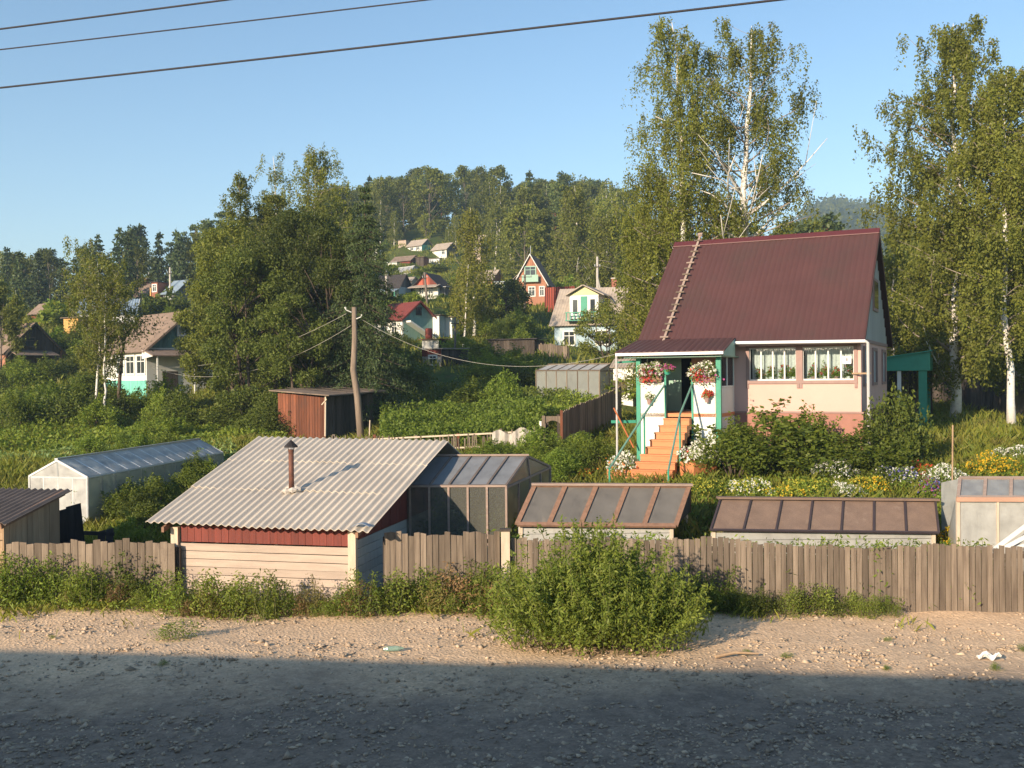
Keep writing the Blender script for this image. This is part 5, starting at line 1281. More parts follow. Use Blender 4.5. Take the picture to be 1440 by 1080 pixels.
# two birches behind the pink house
g, H = hgt(952, 36, 43)
plant_tree(birch_parts(11, H, lambda t: 3.1 * (1 - max(0, t - .35) / .70) ** .7 if t > .35 else 3.2, 62, .24, .18, .105, 5, 24, (.7, 2.0), (-.4, 0), 6, 4, .8, 0, 6, .35), 'birch_tree', 'tall weeping birch behind the left end of the brown roof', 'tree', g, m_birch_bark, L_birch)
g, H = hgt(1040, 33, 42)
plant_tree(birch_parts(12, H, lambda t: 3.0 * (1 - max(0, t - .5) / .56) ** .6 if t > .5 else 3.2, 44, .42, .25, .105, 5, 24, (.6, 1.8), (.8, 0), 6, 16, .8, 0, 6, .5), 'birch_tree', 'birch with bare white lower limbs above the middle of the brown roof', 'tree', g, m_birch_bark, L_birch)
g, H = hgt(905, 235, 45)
plant_tree(birch_parts(13, H, lambda t: 2.5 * (1.05 - t) ** .5 * min(1, .4 + 1.6 * t), 54, .12, .10, .095, 4, 19, (.7, 1.9), (0, 0), 7), 'birch_tree', 'yellowish weeping birch hanging beside the left edge of the brown roof', 'tree', g, m_birch_bark, L_bir_y)
# right-hand birches
g, H = hgt(1343, 34, 43)
plant_tree(birch_parts(14, H, lambda t: 4.4 * (1.02 - t) ** .5 * min(1, .4 + 1.6 * t), 90, .1, .21, .125, 5, 22, (.5, 1.6), (-.2, 0), 6, 2, .75, 0, 6, .3), 'birch_tree', 'broad leafy birch with dark trunk behind the green pavilion', 'tree', g, m_birch_bark, L_birch)
g, H = hgt(1422, 95, 39)
plant_tree(birch_parts(15, H, lambda t: 3.6 * (1.02 - t) ** .5 * min(1, .3 + 1.5 * t), 74, .2, .15, .12, 5, 22, (.6, 1.7), (.1, 0), 6, 0, .75, 0, 6, .25), 'birch_tree', 'birch with clean white lower trunk at the right edge', 'tree', g, m_birch_bark, L_birch)
g, H = hgt(1475, 140, 44)
plant_tree(birch_parts(16, H, lambda t: 3.8 * (1.02 - t) ** .45, 70, .05, .14, .13, 5, 20, (.5, 1.4), (0, 0), 6), 'birch_tree', 'birch crown leaning in from beyond the right edge', 'tree', g, m_birch_bark, L_birch)
# dense group left of centre
g, H = hgt(440, 208, 60)
plant_tree(birch_parts(21, H, lambda t: 3.4 * (1.02 - t) ** .45, 64, .25, .15, .12, 4, 16, (.5, 1.3), (.3, 0), 6, 3), 'birch_tree', 'tall airy birch standing up behind the dark willow', 'tree', g, m_birch_bark, L_birch)
g, H = hgt(398, 222, 62)
plant_tree(birch_parts(22, H, lambda t: 2.2 * (1.02 - t) ** .45, 40, .3, .10, .11, 3, 14, (.4, 1.1), (-.5, 0), 5, 2), 'birch_tree', 'thin birch left of the tall airy birch behind the willow', 'tree', g, m_birch_bark, L_birch)
g, H = hgt(342, 250, 57)
plant_tree(birch_parts(23, H, lambda t: 2.4 * (1.05 - t) ** .5, 50, .1, .12, .12, 4, 17, (.3, .9), (0, 0), 7), 'aspen_tree', 'pointed aspen with pale trunk left of the dark willow', 'tree', g, m_bark_grey, L_broad)
g, H = hgt(425, 302, 51)
plant_tree(broad_parts(24, H, 3.3, .03, 100, 560, .125, .2, .24, None, 2, .9), 'willow_tree', 'big dark drooping willow behind the rust-red shed', 'tree', g, m_bark, L_willow)
g, H = hgt(465, 322, 49)
plant_tree(broad_parts(25, H, 2.5, .03, 72, 520, .125, .16, .26, None, 1, .9), 'willow_tree', 'dark willow crown directly behind the crooked pole', 'tree', g, m_bark, L_willow)
g, H = hgt(516, 258, 47.5)
plant_tree(spruce_parts(26, H, 2.6, .15, 34, 150), 'spruce_tree', 'very dark spruce right of the crooked pole', 'tree', g, m_bark, L_spruce, asp=.26)
g, H = hgt(330, 312, 54)
plant_tree(broad_parts(27, H, 2.9, .03, 80, 520, .13, .16, .25, None, 2, .6), 'broadleaf_tree', 'rounded olive-green tree right of the teal house gable', 'tree', g, m_bark, L_broad)
g, H = hgt(355, 350, 49)
plant_tree(broad_parts(28, H, 2.5, .03, 70, 500, .125, .14, .26, None, 2, .6), 'broadleaf_tree', 'leafy tree in front of the pointed aspen', 'tree', g, m_bark, L_willow)
g, H = hgt(322, 400, 58)
plant_tree(broad_parts(29, H, 2.3, .03, 54, 460, .13, .12, .26, None, 2, .5), 'broadleaf_tree', 'small tree hiding the right half of the teal gable', 'tree', g, m_bark, L_broad)
g, H = hgt(415, 420, 46.5)
plant_tree(broad_parts(30, H, 1.9, .05, 46, 440, .11, .12, .28, None, 2, .7), 'willow_tree', 'low dark willow touching the back of the rust-red shed', 'tree', g, m_bark, L_willow)
g, H = hgt(388, 280, 58)
plant_tree(broad_parts(41, H, 1.9, .05, 70, 420, .13, .14, .24, None, 1, .7), 'broadleaf_tree', 'feathery tree filling the gap between the pointed aspen and the dark willow', 'tree', g, m_bark, L_broad)
# slender birch before the teal house
g, H = hgt(134, 370, 53)
plant_tree(birch_parts(31, H, lambda t: 1.7 * (1.0 - abs(t - .72) * 1.2) + .2, 46, .3, .07, .11, 3, 14, (.3, .8), (.1, 0), 8), 'birch_tree', 'slender yellow-green birch in front of the teal house', 'tree', g, m_birch_bark, L_birch)
g, H = hgt(146, 400, 52)
plant_tree(birch_parts(32, H, lambda t: 1.3 * (1.0 - abs(t - .7) * 1.2) + .2, 34, .35, .06, .11, 3, 13, (.3, .7), (.2, 0), 8), 'birch_tree', 'shorter thin birch just right of the slender yellow-green one', 'tree', g, m_birch_bark, L_birch)
g = GP(167, 55); tr = MB(); rg_ = np.random.default_rng(5); t0 = P(176, 470, 55) - g
limb(tr, (0, 0, -.2), t0, .13, .07, .04, 6, rg_, 8); limb(tr, t0, t0 + Vector((.5, 0, .5)), .06, .02, .1, 3, rg_, 5); limb(tr, t0, t0 + Vector((-.4, .1, .6)), .06, .02, .1, 3, rg_, 5)
o = thing('old_apple_tree', 'dark leaning trunk with thin crown before the white veranda', 'tree', g); tr.build('trunk', m_bark, o, True)
link_mesh('crown', leaf_mesh('crown', rg_.normal(size=(1500, 3)) * np.array([.8, .7, .45]) + np.array([t0.x + .1, 0, t0.z + .5]), .14, rg_, .2), L_broad, o)
# weeping birches by the red-roofed house
g, H = hgt(668, 292, 84)
plant_tree(birch_parts(33, H, lambda t: 2.3 * (1.03 - t) ** .5, 46, .15, .13, .19, 3, 12, (.8, 2.4), (-.2, 0), 6), 'birch_tree', 'weeping birch with white stems in front of the orange house', 'tree', g, m_birch_bark, L_bir_y)
g, H = hgt(652, 372, 78)
plant_tree(birch_parts(34, H, lambda t: 1.2 * (1.03 - t) ** .5, 26, .2, .08, .18, 3, 10, (.6, 1.6), (.3, 0), 5), 'birch_tree', 'small forked birch right of the narrow white outbuilding', 'tree', g, m_birch_bark, L_bir_y)
g, H = hgt(712, 395, 88)
plant_tree(broad_parts(35, H, 2.0, .05, 34, 200, .19, .12, .3), 'broadleaf_tree', 'dark tree left of the orange house windows', 'tree', g, m_bark, L_willow)
g, H = hgt(815, 262, 118)
plant_tree(birch_parts(36, H, lambda t: 4.0 * (1.03 - t) ** .5, 60, .12, .2, .27, 3, 12, (1, 2.6), (-.3, 0), 6, 3), 'birch_tree', 'large birch behind the red board fence', 'tree', g, m_birch_bark, L_birch)
g, H = hgt(858, 300, 96)
plant_tree(birch_parts(37, H, lambda t: 3.2 * (1.03 - t) ** .5, 50, .1, .16, .24, 3, 12, (1, 2.4), (0, 0), 6), 'birch_tree', 'leafy birch right of the white concrete pole', 'tree', g, m_birch_bark, L_birch)
g, H = hgt(922, 335, 66)
plant_tree(broad_parts(38, H, 2.6, .05, 44, 240, .17, .14, .27), 'broadleaf_tree', 'dark tree between the dormer house and the brown roof', 'tree', g, m_bark, L_willow)
g, H = hgt(855, 430, 68)
plant_tree(broad_parts(39, H, 2.1, .05, 40, 220, .15, .1, .3, None, 3), 'apple_tree', 'fruit tree covering the front of the chalky blue house', 'tree', g, m_bark, L_broad)
g, H = hgt(893, 440, 60)
plant_tree(broad_parts(40, H, 1.6, .05, 30, 220, .14, .1, .3, None, 3), 'apple_tree', 'fruit tree between the blue house and the porch roof', 'tree', g, m_bark, L_willow)

# ------------------------------------------------------------------ forest: a few grown trees of each kind, copied one by one
FOREST = {}
def proto(key, parts, name, bark, leafm):
    tr, pts, leaf, rng, droop = parts
    a = thing(name, '', 'tree', (0, 0, -500)); tr.build('trunk', bark, a, True); link_mesh('crown', leaf_mesh('crown', pts, leaf, rng, droop, .6), leafm, a)
    H = max(p[2] for p in tr.v); FOREST.setdefault(key, []).append([a, float(np.max(pts[:, 2])), False])
for s in range(3): proto('birch', birch_parts(100 + s, 14, lambda t: 3.1 * (1.03 - t) ** .5, 40, .1, .14, .40, 2, 8, (.9, 2.4), (0, 0), 4, 1), 'birch_tree', m_birch_bark, L_birch2)
for s in range(3): proto('round', broad_parts(110 + s, 13, 3.0, .06, 46, 110, .40, .18, .28, None, 1, .5), 'broadleaf_tree', m_bark_grey, L_birch2 if s == 1 else L_broad)
for s in range(2): proto('spruce', spruce_parts(120 + s, 14, 2.4, .5, 20, 16), 'spruce_tree', m_bark, L_spruce)
for s in range(3): proto('pine', pine_parts(130 + s, 15, 2.6, .42, 26, 110, .3), 'pine_tree', m_pine_bark, L_pine)
KIND = {'birch': 'birch', 'round': 'leafy tree', 'spruce': 'spruce', 'pine': 'pine'}
frg = random.Random(21)
def grow(key, x, y, H, label, group, z=None):
    lst = FOREST[key]; e = frg.choice(lst)
    if not e[2]: o = e[0]; e[2] = True
    else: o = copy_tree(e[0])
    o.location = (x, y, float(gz(x, y)) - .2 if z is None else z); s = H / e[1]
    o.scale = (s * frg.uniform(.85, 1.2), s * frg.uniform(.85, 1.2), s); o.rotation_euler.z = frg.uniform(0, 6.28)
    o['label'] = label; o['category'] = 'tree'; o['group'] = group
    return o
SKX = [-60, 0, 70, 105, 125, 190, 250, 300, 340, 400, 460, 510, 560, 600, 680, 730, 760, 800, 860, 900, 1000, 1100, 1150, 1190, 1200, 1240, 1260, 1300, 1520]
SKY_ = [350, 345, 348, 352, 326, 312, 312, 296, 285, 262, 258, 248, 242, 230, 226, 236, 243, 240, 246, 262, 275, 284, 282, 288, 318, 318, 300, 230, 230]
def belt(n, pxr, dr, kinds, hr, place, group, minsep=2.6, ok=None, grad=1.0):
    pts = []; tries = 0
    while len(pts) < n and tries < n * 60:
        tries += 1; d = dr[0] + (dr[1] - dr[0]) * frg.random() ** grad; px = frg.uniform(*pxr)
        if ok and not ok(px, d): continue
        x = P(px, 500, d).x
        if any((x - a) ** 2 + (d - b) ** 2 < minsep ** 2 for a, b in pts): continue
        top = P(px, float(np.interp(px, SKX, SKY_)), d).z - float(gz(x, d))
        if top < 4: continue
        pts.append((x, d)); key = frg.choices(list(kinds), list(kinds.values()))[0]
        H = frg.uniform(*hr) * {'birch': 1, 'round': .95, 'spruce': .95, 'pine': 1.05}[key]
        H = min(H, top * frg.uniform(.84, 1.0))
        grow(key, x, d, H, '%s %s' % (KIND[key], place), group)
mix = {'birch': 6, 'round': 4, 'spruce': 1.5, 'pine': 1.3}
belt(95, (455, 890), (180, 262), mix, (13, 17), 'in the forest on the hill above the village', 'forest on the hill', 3.6)
belt(14, (500, 880), (262, 300), {'pine': 4, 'birch': 2, 'spruce': 1}, (13, 16), 'on the skyline of the hilltop', 'skyline trees on the hill', 5)
belt(30, (690, 900), (122, 176), {'birch': 6, 'round': 3, 'spruce': 1.5, 'pine': 1}, (10, 14), 'on the slope right of the hillside houses', 'trees on the right slope', 3.2, lambda px, d: not (715 < px < 812 and d < 125) and not (655 < px < 720 and d < 135))
belt(46, (-30, 330), (122, 175), {'pine': 4, 'birch': 3, 'round': 3, 'spruce': 2.4}, (10, 14.5), 'in the dark forest edge behind the left houses', 'forest behind the left houses', 3.4)
belt(9, (20, 210), (114, 122), {'spruce': 5, 'round': 1}, (8, 11), 'standing before the left forest edge', 'spruces before the left forest', 4)
belt(14, (270, 470), (75, 150), {'birch': 5, 'round': 3, 'pine': 1}, (10, 14), 'in the thicket behind the big willow', 'thicket behind the willow', 3)
belt(26, (900, 1230), (62, 130), {'birch': 4, 'round': 3, 'spruce': 1.4, 'pine': 2}, (9, 13), 'in the wood behind the brown roof', 'wood behind the pink house', 3)
belt(9, (1100, 1200), (95, 120), {'pine': 6, 'birch': 1}, (13, 15.5), 'showing its crown above the ridge of the brown roof', 'pines above the ridge', 3)
belt(30, (1235, 1520), (54, 90), {'birch': 5, 'round': 4, 'spruce': .8}, (9, 14), 'in the bright wood behind the right-hand birches', 'wood behind the right birches', 2.6)
belt(5, (-20, 24), (70, 84), {'round': 3, 'birch': 1}, (5, 7.5), 'at the left edge near the grey house', 'trees by the grey house', 2)
belt(9, (500, 690), (174, 186), {'birch': 2, 'round': 3}, (4, 7), 'among the hillside houses', 'young trees among the hillside houses', 3, lambda px, d: px < 530 or d > 176)
for lst in FOREST.values():
    for e in lst:
        if not e[2]:
            for ch in list(e[0].children): bpy.data.objects.remove(ch)
            bpy.data.objects.remove(e[0])
# the wood on the far blue hill: reads as one mass
def far_wood():
    rng = np.random.default_rng(77); n = 2600; y = rng.uniform(560, 930, n); u = rng.uniform(.2, .55, n); x = u * y; z = gz(x, y)
    k = 26; P0 = np.stack([x, y, z], 1); v = rng.normal(size=(n, k, 3)) * np.array([2.6, 2.6, 4.0]) + np.array([0, 0, 8])
    tag(link_mesh('far_wood', leaf_mesh('far_wood', (P0[:, None] + v).reshape(-1, 3), 3.2, rng, 0, .8), L_broad), 'distant hazy forest covering the blue hill beyond the brown roof', 'forest', kind='stuff')
far_wood()

# ------------------------------------------------------------------ bushes
SH = []
def shrub_proto(parts, leafm):
    tr, pts, leaf, rng, droop = parts; a = thing('bush', '', 'bush', (0, 0, -500)); tr.build('stems', m_bark, a, True); link_mesh('foliage', leaf_mesh('foliage', pts, leaf, rng, droop, .55), leafm, a)
    SH.append([a, float(np.max(pts[:, 2])), float(np.percentile(np.abs(pts[:, 0]), 97)), False]); return len(SH) - 1
SB = [shrub_proto(shrub_parts(200 + s, 1.6, 1.1, 1.0, 26, 150, .085), [L_shrub, L_shrub_d, L_shrub, L_bright][s]) for s in range(4)]
SF = [shrub_proto(shrub_parts(210 + s, 1.8, 1.4, 1.3, 18, 70, .26), [L_shrub, L_shrub_d, L_bright][s]) for s in range(3)]
brg = random.Random(5)
def bush(kind, px, d, wpx, hpx, label, group=None, name='bush', dz=0):
    e = SH[kind]
    if not e[3]: o = e[0]; e[3] = True
    else: o = copy_tree(e[0])
    g = GP(px, d, dz); o.location = g; sx = wpx * d / F / 2 / e[2]; sz = hpx * d / F / e[1]
    o.scale = (sx * brg.uniform(.9, 1.1), sx * brg.uniform(.8, 1.1), sz); o.rotation_euler.z = brg.uniform(0, 6.28); o.name = name
    tag(o, label, 'bush', group)
    if not group and 'group' in o.keys(): del o['group']
    return o
def bushes(n, kind, pxr, dr, wr, hr, place, group, ok=None):
    for i in range(n):
        for t in range(40):
            px = brg.uniform(*pxr); d = brg.uniform(*dr)
            if not ok or ok(px, d): break
        k = kind if isinstance(kind, int) else brg.choice(kind); f = 45 / d
        w = brg.uniform(*wr); h = brg.uniform(*hr)
        bush(k, px, d, w * F / d, h * F / d, '%s bush %s' % ({0: 'mid-green', 1: 'dark green', 2: 'mid-green', 3: 'bright green', 4: 'mid-green', 5: 'dark green', 6: 'bright green'}[k], place), group)
# in front of the pink house
b = bush(0, 1085, 28.9, 178, 108, 'wide leafy bush under the first window of the pink house'); 
bush(2, 1032, 28.4, 80, 92, 'leafy bush just right of the orange steps')
bush(2, 1137, 29.3, 100, 98, 'leafy bush under the second window of the pink house')
bush(0, 1215, 28.4, 120, 80, 'round bush at the right corner of the pink house')
bush(1, 1262, 29.4, 90, 122, 'tall dark bush against the shaded side wall of the pink house')
bush(1, 1288, 29.8, 70, 60, 'low dark bush beside the post of the green pavilion')
# left garden and slope
bushes(13, [0, 1, 2], (185, 400), (44, 50), (1.6, 2.8), (1.2, 2.3), 'below the trees in front of the teal house', 'bushes below the teal house', lambda px, d: not (165 < px < 222 and d < 60))
bushes(12, [0, 2, 3, 1], (-10, 160), (48, 58), (1.8, 3.0), (1.4, 2.6), 'on the slope left of the teal house', 'bushes left of the teal house')
bushes(8, [0, 1, 2], (-10, 130), (60, 80), (2, 3.2), (1.6, 2.8), 'among the far left houses', 'bushes among the far left houses')
bushes(10, [0, 1, 2], (90, 260), (64, 100), (2, 3.2), (1.6, 2.8), 'between the left houses', 'bushes between the left houses', lambda px, d: not (150 < px < 260 and d < 66))
bushes(6, [3, 0], (120, 250), (40, 45), (.9, 1.6), (.7, 1.1), 'at the foot of the left slope', 'bushes at the foot of the left slope')
bushes(6, [0, 1], (175, 240), (25.5, 31), (1.0, 1.4), (.9, 1.3), 'beside the long film greenhouse', 'bushes beside the film greenhouse')
bushes(3, [2, 0], (250, 300), (30, 36), (.9, 1.4), (.9, 1.2), 'right of the long film greenhouse', 'bushes right of the film greenhouse')
for px_, w_, h_ in ((112, 70, 62), (158, 60, 44), (196, 50, 40), (232, 70, 62), (60, 90, 70)): bush(brg.choice((0, 2, 3)), px_, 56, w_, h_, 'leafy bush pressed against the front of the teal house', 'bushes against the teal house')
# middle
bush(2, 668, 48, 78, 56, 'rounded sunlit bush in the middle of the vegetable garden')
bush(3, 706, 47, 52, 70, 'upright sunlit bush with a pointed top in the vegetable garden')
bushes(16, [0, 1, 1, 2], (530, 770), (56, 66), (1.6, 3.0), (1.2, 2.2), 'in the shaded middle ground', 'bushes in the shaded middle ground', lambda px, d: not (580 < px < 675 and d < 66))
bushes(9, [0, 2, 1], (640, 800), (68, 90), (1.8, 3), (1.6, 2.8), 'below the orange house', 'bushes below the orange house')
bushes(5, [0, 1], (545, 575), (68, 78), (1.2, 2), (1, 1.6), 'below the red-roofed house', 'bushes below the red-roofed house')
bushes(10, [0, 2, 3], (640, 770), (29.5, 35.5), (.9, 1.5), (.8, 1.3), 'between the picket fence and the glazed greenhouse', 'bushes behind the glazed greenhouse')
bushes(9, [3, 0, 2], (775, 868), (28.5, 36), (.9, 1.4), (.8, 1.35), 'on the lawn left of the orange steps', 'bushes left of the steps')
bushes(8, [1, 0], (560, 660), (30, 36), (.8, 1.3), (.7, 1.0), 'below the picket fence', 'bushes below the picket fence')
# hillside
bushes(42, SF, (505, 700), (98, 178), (1.4, 3), (.8, 1.7), 'on the hillside among the village houses', 'bushes on the hillside', lambda px, d: not (540 < px < 640 and (118 < d < 127 or 155 < d < 171)))
bushes(14, SF, (650, 900), (92, 125), (2, 4), (1.6, 3), 'on the slope below the right birches', 'bushes on the right slope', lambda px, d: not (715 < px < 812 and d < 110))
bushes(16, SF, (-20, 270), (82, 125), (2.4, 4), (1.8, 3), 'below the left forest edge', 'bushes below the left forest')
bushes(14, SF, (900, 1460), (48, 64), (2, 3.6), (1.6, 3), 'in the undergrowth behind the pink house', 'undergrowth bushes behind the pink house', lambda px, d: not (1240 < px < 1330 and d < 52))
for e in SH:
    if not e[3]:
        for ch in list(e[0].children): bpy.data.objects.remove(ch)
        bpy.data.objects.remove(e[0])
# the big bush before the fence
def front_bush():
    x0 = P(838, 900, 18.6); g = GP(838, 17.7); o = thing('roadside_bush', 'large bushy green mugwort in front of the fence on the gravel', 'bush', (g.x, g.y, float(verge_z(g.x, g.y))))
    tr, pts, leaf, rng, droop = shrub_parts(301, 1.75, 1.85, 1.2, 100, 420, .075, .30, 0, 26)
    ex = []
    for k in range(190):
        a = rng.uniform(0, 6.28); q = rng.uniform(0, 1) ** .5; b = np.array([math.cos(a) * q * 1.6, math.sin(a) * q * 1.05, 0]); e = b * 1.28 + np.array([rng.normal() * .2, rng.normal() * .2, (2.05 - 1.2 * q ** 1.8) * rng.uniform(.62, 1.2)])
        u = rng.uniform(.3, 1, (110, 1)); ex.append(b + (e - b) * u + rng.normal(size=(110, 3)) * (1.1 - u) * .12 + rng.normal(size=(110, 3)) * .018)
        tr.tube([b, e], [.008, .003], 3)
    tr.build('stems', m_stem, o, True); link_mesh('foliage', leaf_mesh('foliage', np.concatenate([pts] + ex), .08, rng, -.1, .34), L_weed, o)
front_bush()

# ------------------------------------------------------------------ tall weeds along the fence
WD = []
for s in range(6):
    tr, pts, leaf, rng, droop = weed_parts(400 + s, 1.15, .36, 11, 95, .065); a = thing('tall_weed', '', 'weed', (0, 0, -500)); tr.build('stalks', m_stem, a); link_mesh('leaves', leaf_mesh('leaves', pts, leaf, rng, .15, .38), [L_weed, L_bright, L_shrub_d, L_olive, L_bright, L_dry][s], a); WD.append([a, False])
wrg = random.Random(9)
def weed(px, d, h, label, group, k=None, wide=1.0):
    e = WD[wrg.choice((0, 0, 0, 1, 1, 1, 2, 3, 3, 4, 4, 4, 5)) if k is None else k]
    if not e[1]: o = e[0]; e[1] = True
    else: o = copy_tree(e[0])
    g = GP(px, d); o.location = (g.x, d, float(verge_z(g.x, d)) if d < 22.5 else g.z); s = h / 1.15; o.scale = (s * wide * wrg.uniform(.85, 1.3), s * wide, s); o.rotation_euler.z = wrg.uniform(0, 6.28)
    tag(o, label, 'weed', group)
def fd(px):
    d = 21.0
    for _ in range(4): d = fence_y(P(px, 800, d).x)
    return d
for px in range(-30, 235, 11):
    weed(px + wrg.uniform(-6, 6), fd(px) - wrg.uniform(.25, .8), wrg.uniform(.4, 1.5), 'tall weed growing against the fence left of the bathhouse', 'weeds along the left fence')
for px in range(235, 520, 10):
    weed(px + wrg.uniform(-6, 6), fd(px) - wrg.uniform(.75, 1.35), wrg.uniform(.35, 1.3), 'tall weed in front of the pale bathhouse wall', 'weeds before the bathhouse')
for px in range(522, 720, 10):
    weed(px + wrg.uniform(-6, 6), fd(px) - wrg.uniform(.25, .9), wrg.uniform(.35, 1.4), 'tall weed along the short fence left of the big bush', 'weeds along the short fence')
for px in list(range(960, 1070, 10)) + list(range(1070, 1260, 17)):
    weed(px + wrg.uniform(-6, 6), fd(px) - wrg.uniform(.2, .5), wrg.uniform(.35, .85) * (1.4 if px < 1020 else 1), 'weed at the foot of the brown fence right of the big bush', 'weeds along the right fence', wrg.choice((1, 2, 2, 0)))
for px in range(985, 1390, 13):
    weed(px + wrg.uniform(-5, 5), fd(px) + wrg.uniform(.65, 1.1), wrg.uniform(1.3, 1.65), 'leafy plant rising behind the brown fence by the sacking cold frame', 'plants behind the right fence', wrg.choice((1, 4, 0)))
for px in range(735, 960, 16):
    weed(px + wrg.uniform(-5, 5), fd(px) + wrg.uniform(.65, 1.0), wrg.uniform(1.4, 1.9), 'leafy plant rising behind the fence by the glass cold frame', 'plants behind the middle fence', wrg.choice((1, 4, 0)))
for (px, d, h, lab) in ((243, 18.3, .45, 'small lone tuft of weed on the gravel at the left'), (226, 16.3, .12, 'flat low weed at the shadow edge on the left gravel'), (1048, 16.9, .12, 'tiny weed on the gravel right of the big bush'), (1103, 16.7, .13, 'tiny weed further right of the big bush on the gravel'), (1245, 17.9, .10, 'tiny weed in the middle of the right gravel'), (1245, 15.9, .1, 'tiny weed at the shadow edge on the right'), (1395, 15.9, .14, 'tiny weed near the white scrap'), (1436, 17.2, .15, 'little weed at the right edge of the gravel'), (70, 18.5, .1, 'faint low weed on the far left gravel')):
    weed(px, d, h, lab, 'weeds on the gravel', 4, 2.0)

# ------------------------------------------------------------------ flower beds in the garden
gl = lambda px, d, dz=0: GP(px, d, dz)
fb = [('white daisies in a dense mound below the pink house bushes', 1175, 28.0, .68, .55, F_white, None, L_bright), ('white daisies between the daisy mound and the stake', 1258, 27.7, .6, .45, F_white, F_blue, L_bright),
      ('pale small-flowered clump behind the sacking frame', 1056, 26.9, .7, .42, F_white, F_lemon, L_bright), ('small white clump in the middle of the flower bed', 1186, 26.5, .5, .35, F_white, None, L_bright),
      ('white flowers left of the garden frame', 1325, 27.7, .6, .45, F_white, None, L_bright), ('big golden-yellow coneflower clump above the garden frame', 1394, 28.2, .72, .62, F_yellow, None, L_bright),
      ('white flowers under the right-edge birch', 1428, 30.5, .7, .45, F_white, None, L_bright), ('lemon-yellow clump in the middle of the flower bed', 1140, 26.8, .75, .42, F_lemon, None, L_bright),
      ('yellow and orange clump right of the daisy mound', 1222, 26.9, .6, .42, F_yellow, F_lemon, L_bright), ('orange marigolds on the lawn by the glass cold frame', 818, 31, .32, .26, F_orange, None, L_bright),
      ('purple and red flowers beside the bare stake', 1308, 26.6, .42, .42, F_pink, F_blue, L_bright), ('yellow clump at the far left of the flower bed', 990, 27.0, .6, .4, F_lemon, None, L_bright),
      ('red and orange flowers in the shade near the stake', 1290, 28.3, .45, .4, F_red, F_orange, L_bright), ('white phlox by the orange marigolds', 770, 32, .5, .5, F_white, None, L_shrub), ('yellow low flowers before the daisy mound', 1100, 26.4, .6, .35, F_lemon, F_yellow, L_bright),
      ('white specks of flowers left of the marigolds', 735, 33, .5, .45, F_white, None, L_shrub), ('yellow daisies at the foot of the garden frame', 1333, 23.4, .35, .5, F_yellow, None, L_bright)]
for k, (lab, px, d, rx, h, pm, p2, lm) in enumerate(fb):
    flower_clump('flower_clump', lab, gl(px, d), rx, h, lm, pm, 500 + k, 1500, 620 if pm in (F_white, F_yellow) else 300, .042, .08, None, 'flowers', p2)
# potted extras by the step: already built with the house

# ------------------------------------------------------------------ uncountable ground cover
def region(n, pxr, dr, seed, ok=None):
    rng = np.random.default_rng(seed); d = np.sqrt(rng.uniform(dr[0] ** 2, dr[1] ** 2, n)); px = rng.uniform(*pxr, n)
    x = (px - 720) / F * d
    if ok is not None: k = ok(px, d, x); x, d = x[k], d[k]
    z = gz(x, d) + np.where(d > 21, .05 + .004 * np.minimum(d, 300), 0) * np.sin(x * .7 + d * .23) * np.cos(d * .51 - x * .3)
    return np.stack([x, d, z - .03], 1), rng
def grass(name, label, n, pxr, dr, seed, h, w, mat, ok=None, lean=.35, cat='grass'):
    p, rng = region(n, pxr, dr, seed, ok); tag(link_mesh(name, blade_mesh(name, p, h, w, rng, lean), mat), label, cat, kind='stuff')
patch = lambda px, d, x: (np.sin(x * .8 + d * .33) * np.cos(d * .6 - x * .25) + np.random.default_rng(1).normal(scale=.5, size=len(x))) > -.35
grass('meadow_grass', 'tall yellow-green grass on the left slope', 80000, (-40, 420), (36, 62), 601, .3, .03, L_grass, patch)
grass('meadow_grass', 'rough grass between the far left houses', 26000, (-40, 330), (62, 125), 602, .6, .1, L_grass, patch)
grass('garden_grass', 'green grass in the middle garden', 40000, (430, 900), (26, 48), 603, .32, .035, L_grass, patch)
grass('garden_grass', 'green grass and leaves in the flower garden below the pink house', 26000, (860, 1480), (23, 34), 604, .3, .035, L_grass)
grass('hill_grass', 'rough grass on the village hillside', 60000, (430, 960), (62, 185), 605, .4, .1, L_grass, patch)
grass('wood_grass', 'grass under the right-hand birches', 22000, (1040, 1500), (33, 56), 606, .35, .05, L_grass, patch)
grass('yard_grass', 'short grass and weeds around the long film greenhouse', 20000, (-40, 330), (22.5, 37), 607, .3, .03, L_grass)
def leafpatch(name, label, n, pxr, dr, seed, h, size, mat, ok=None, cat='plants'):
    p, rng = region(n, pxr, dr, seed, ok); m = np.sin(p[:, 0] * 1.7) * np.cos(p[:, 1] * 1.3 + p[:, 0] * .4)
    p[:, 2] += rng.uniform(0, 1, len(p)) ** .6 * h * (1 + .25 * m); tag(link_mesh(name, leaf_mesh(name, p, size, rng, .1, .6), mat), label, cat, kind='stuff')
leafpatch('vegetable_patch', 'thick sunlit bed of raspberry and potato greenery behind the picket fence', 26000, (535, 765), (39.5, 46), 611, 1.05, .12, L_bright)
leafpatch('vegetable_patch', 'shaded bed of greenery behind the sunlit raspberries', 14000, (560, 800), (47, 56), 612, .5, .14, L_shrub_d)
leafpatch('vegetable_patch', 'green rows in front of the grey film greenhouse', 9000, (750, 860), (44, 50), 613, .5, .12, L_shrub)
leafpatch('vegetable_patch', 'cabbage and potato rows left of the long film greenhouse', 12000, (-40, 330), (38.5, 43), 614, .3, .14, L_shrub_c)
leafpatch('flower_bed', 'low mixed greenery and small flowers filling the flower garden', 15000, (960, 1460), (23.6, 29), 615, .28, .08, L_bright)
leafpatch('undergrowth', 'leafy undergrowth along the foot of the fence', 6000, (-40, 700), (20.4, 21.6), 616, .22, .06, L_weed, lambda px, d, x: (d < fence_y(x) - .2) & (d > fence_y(x) - 1.15))
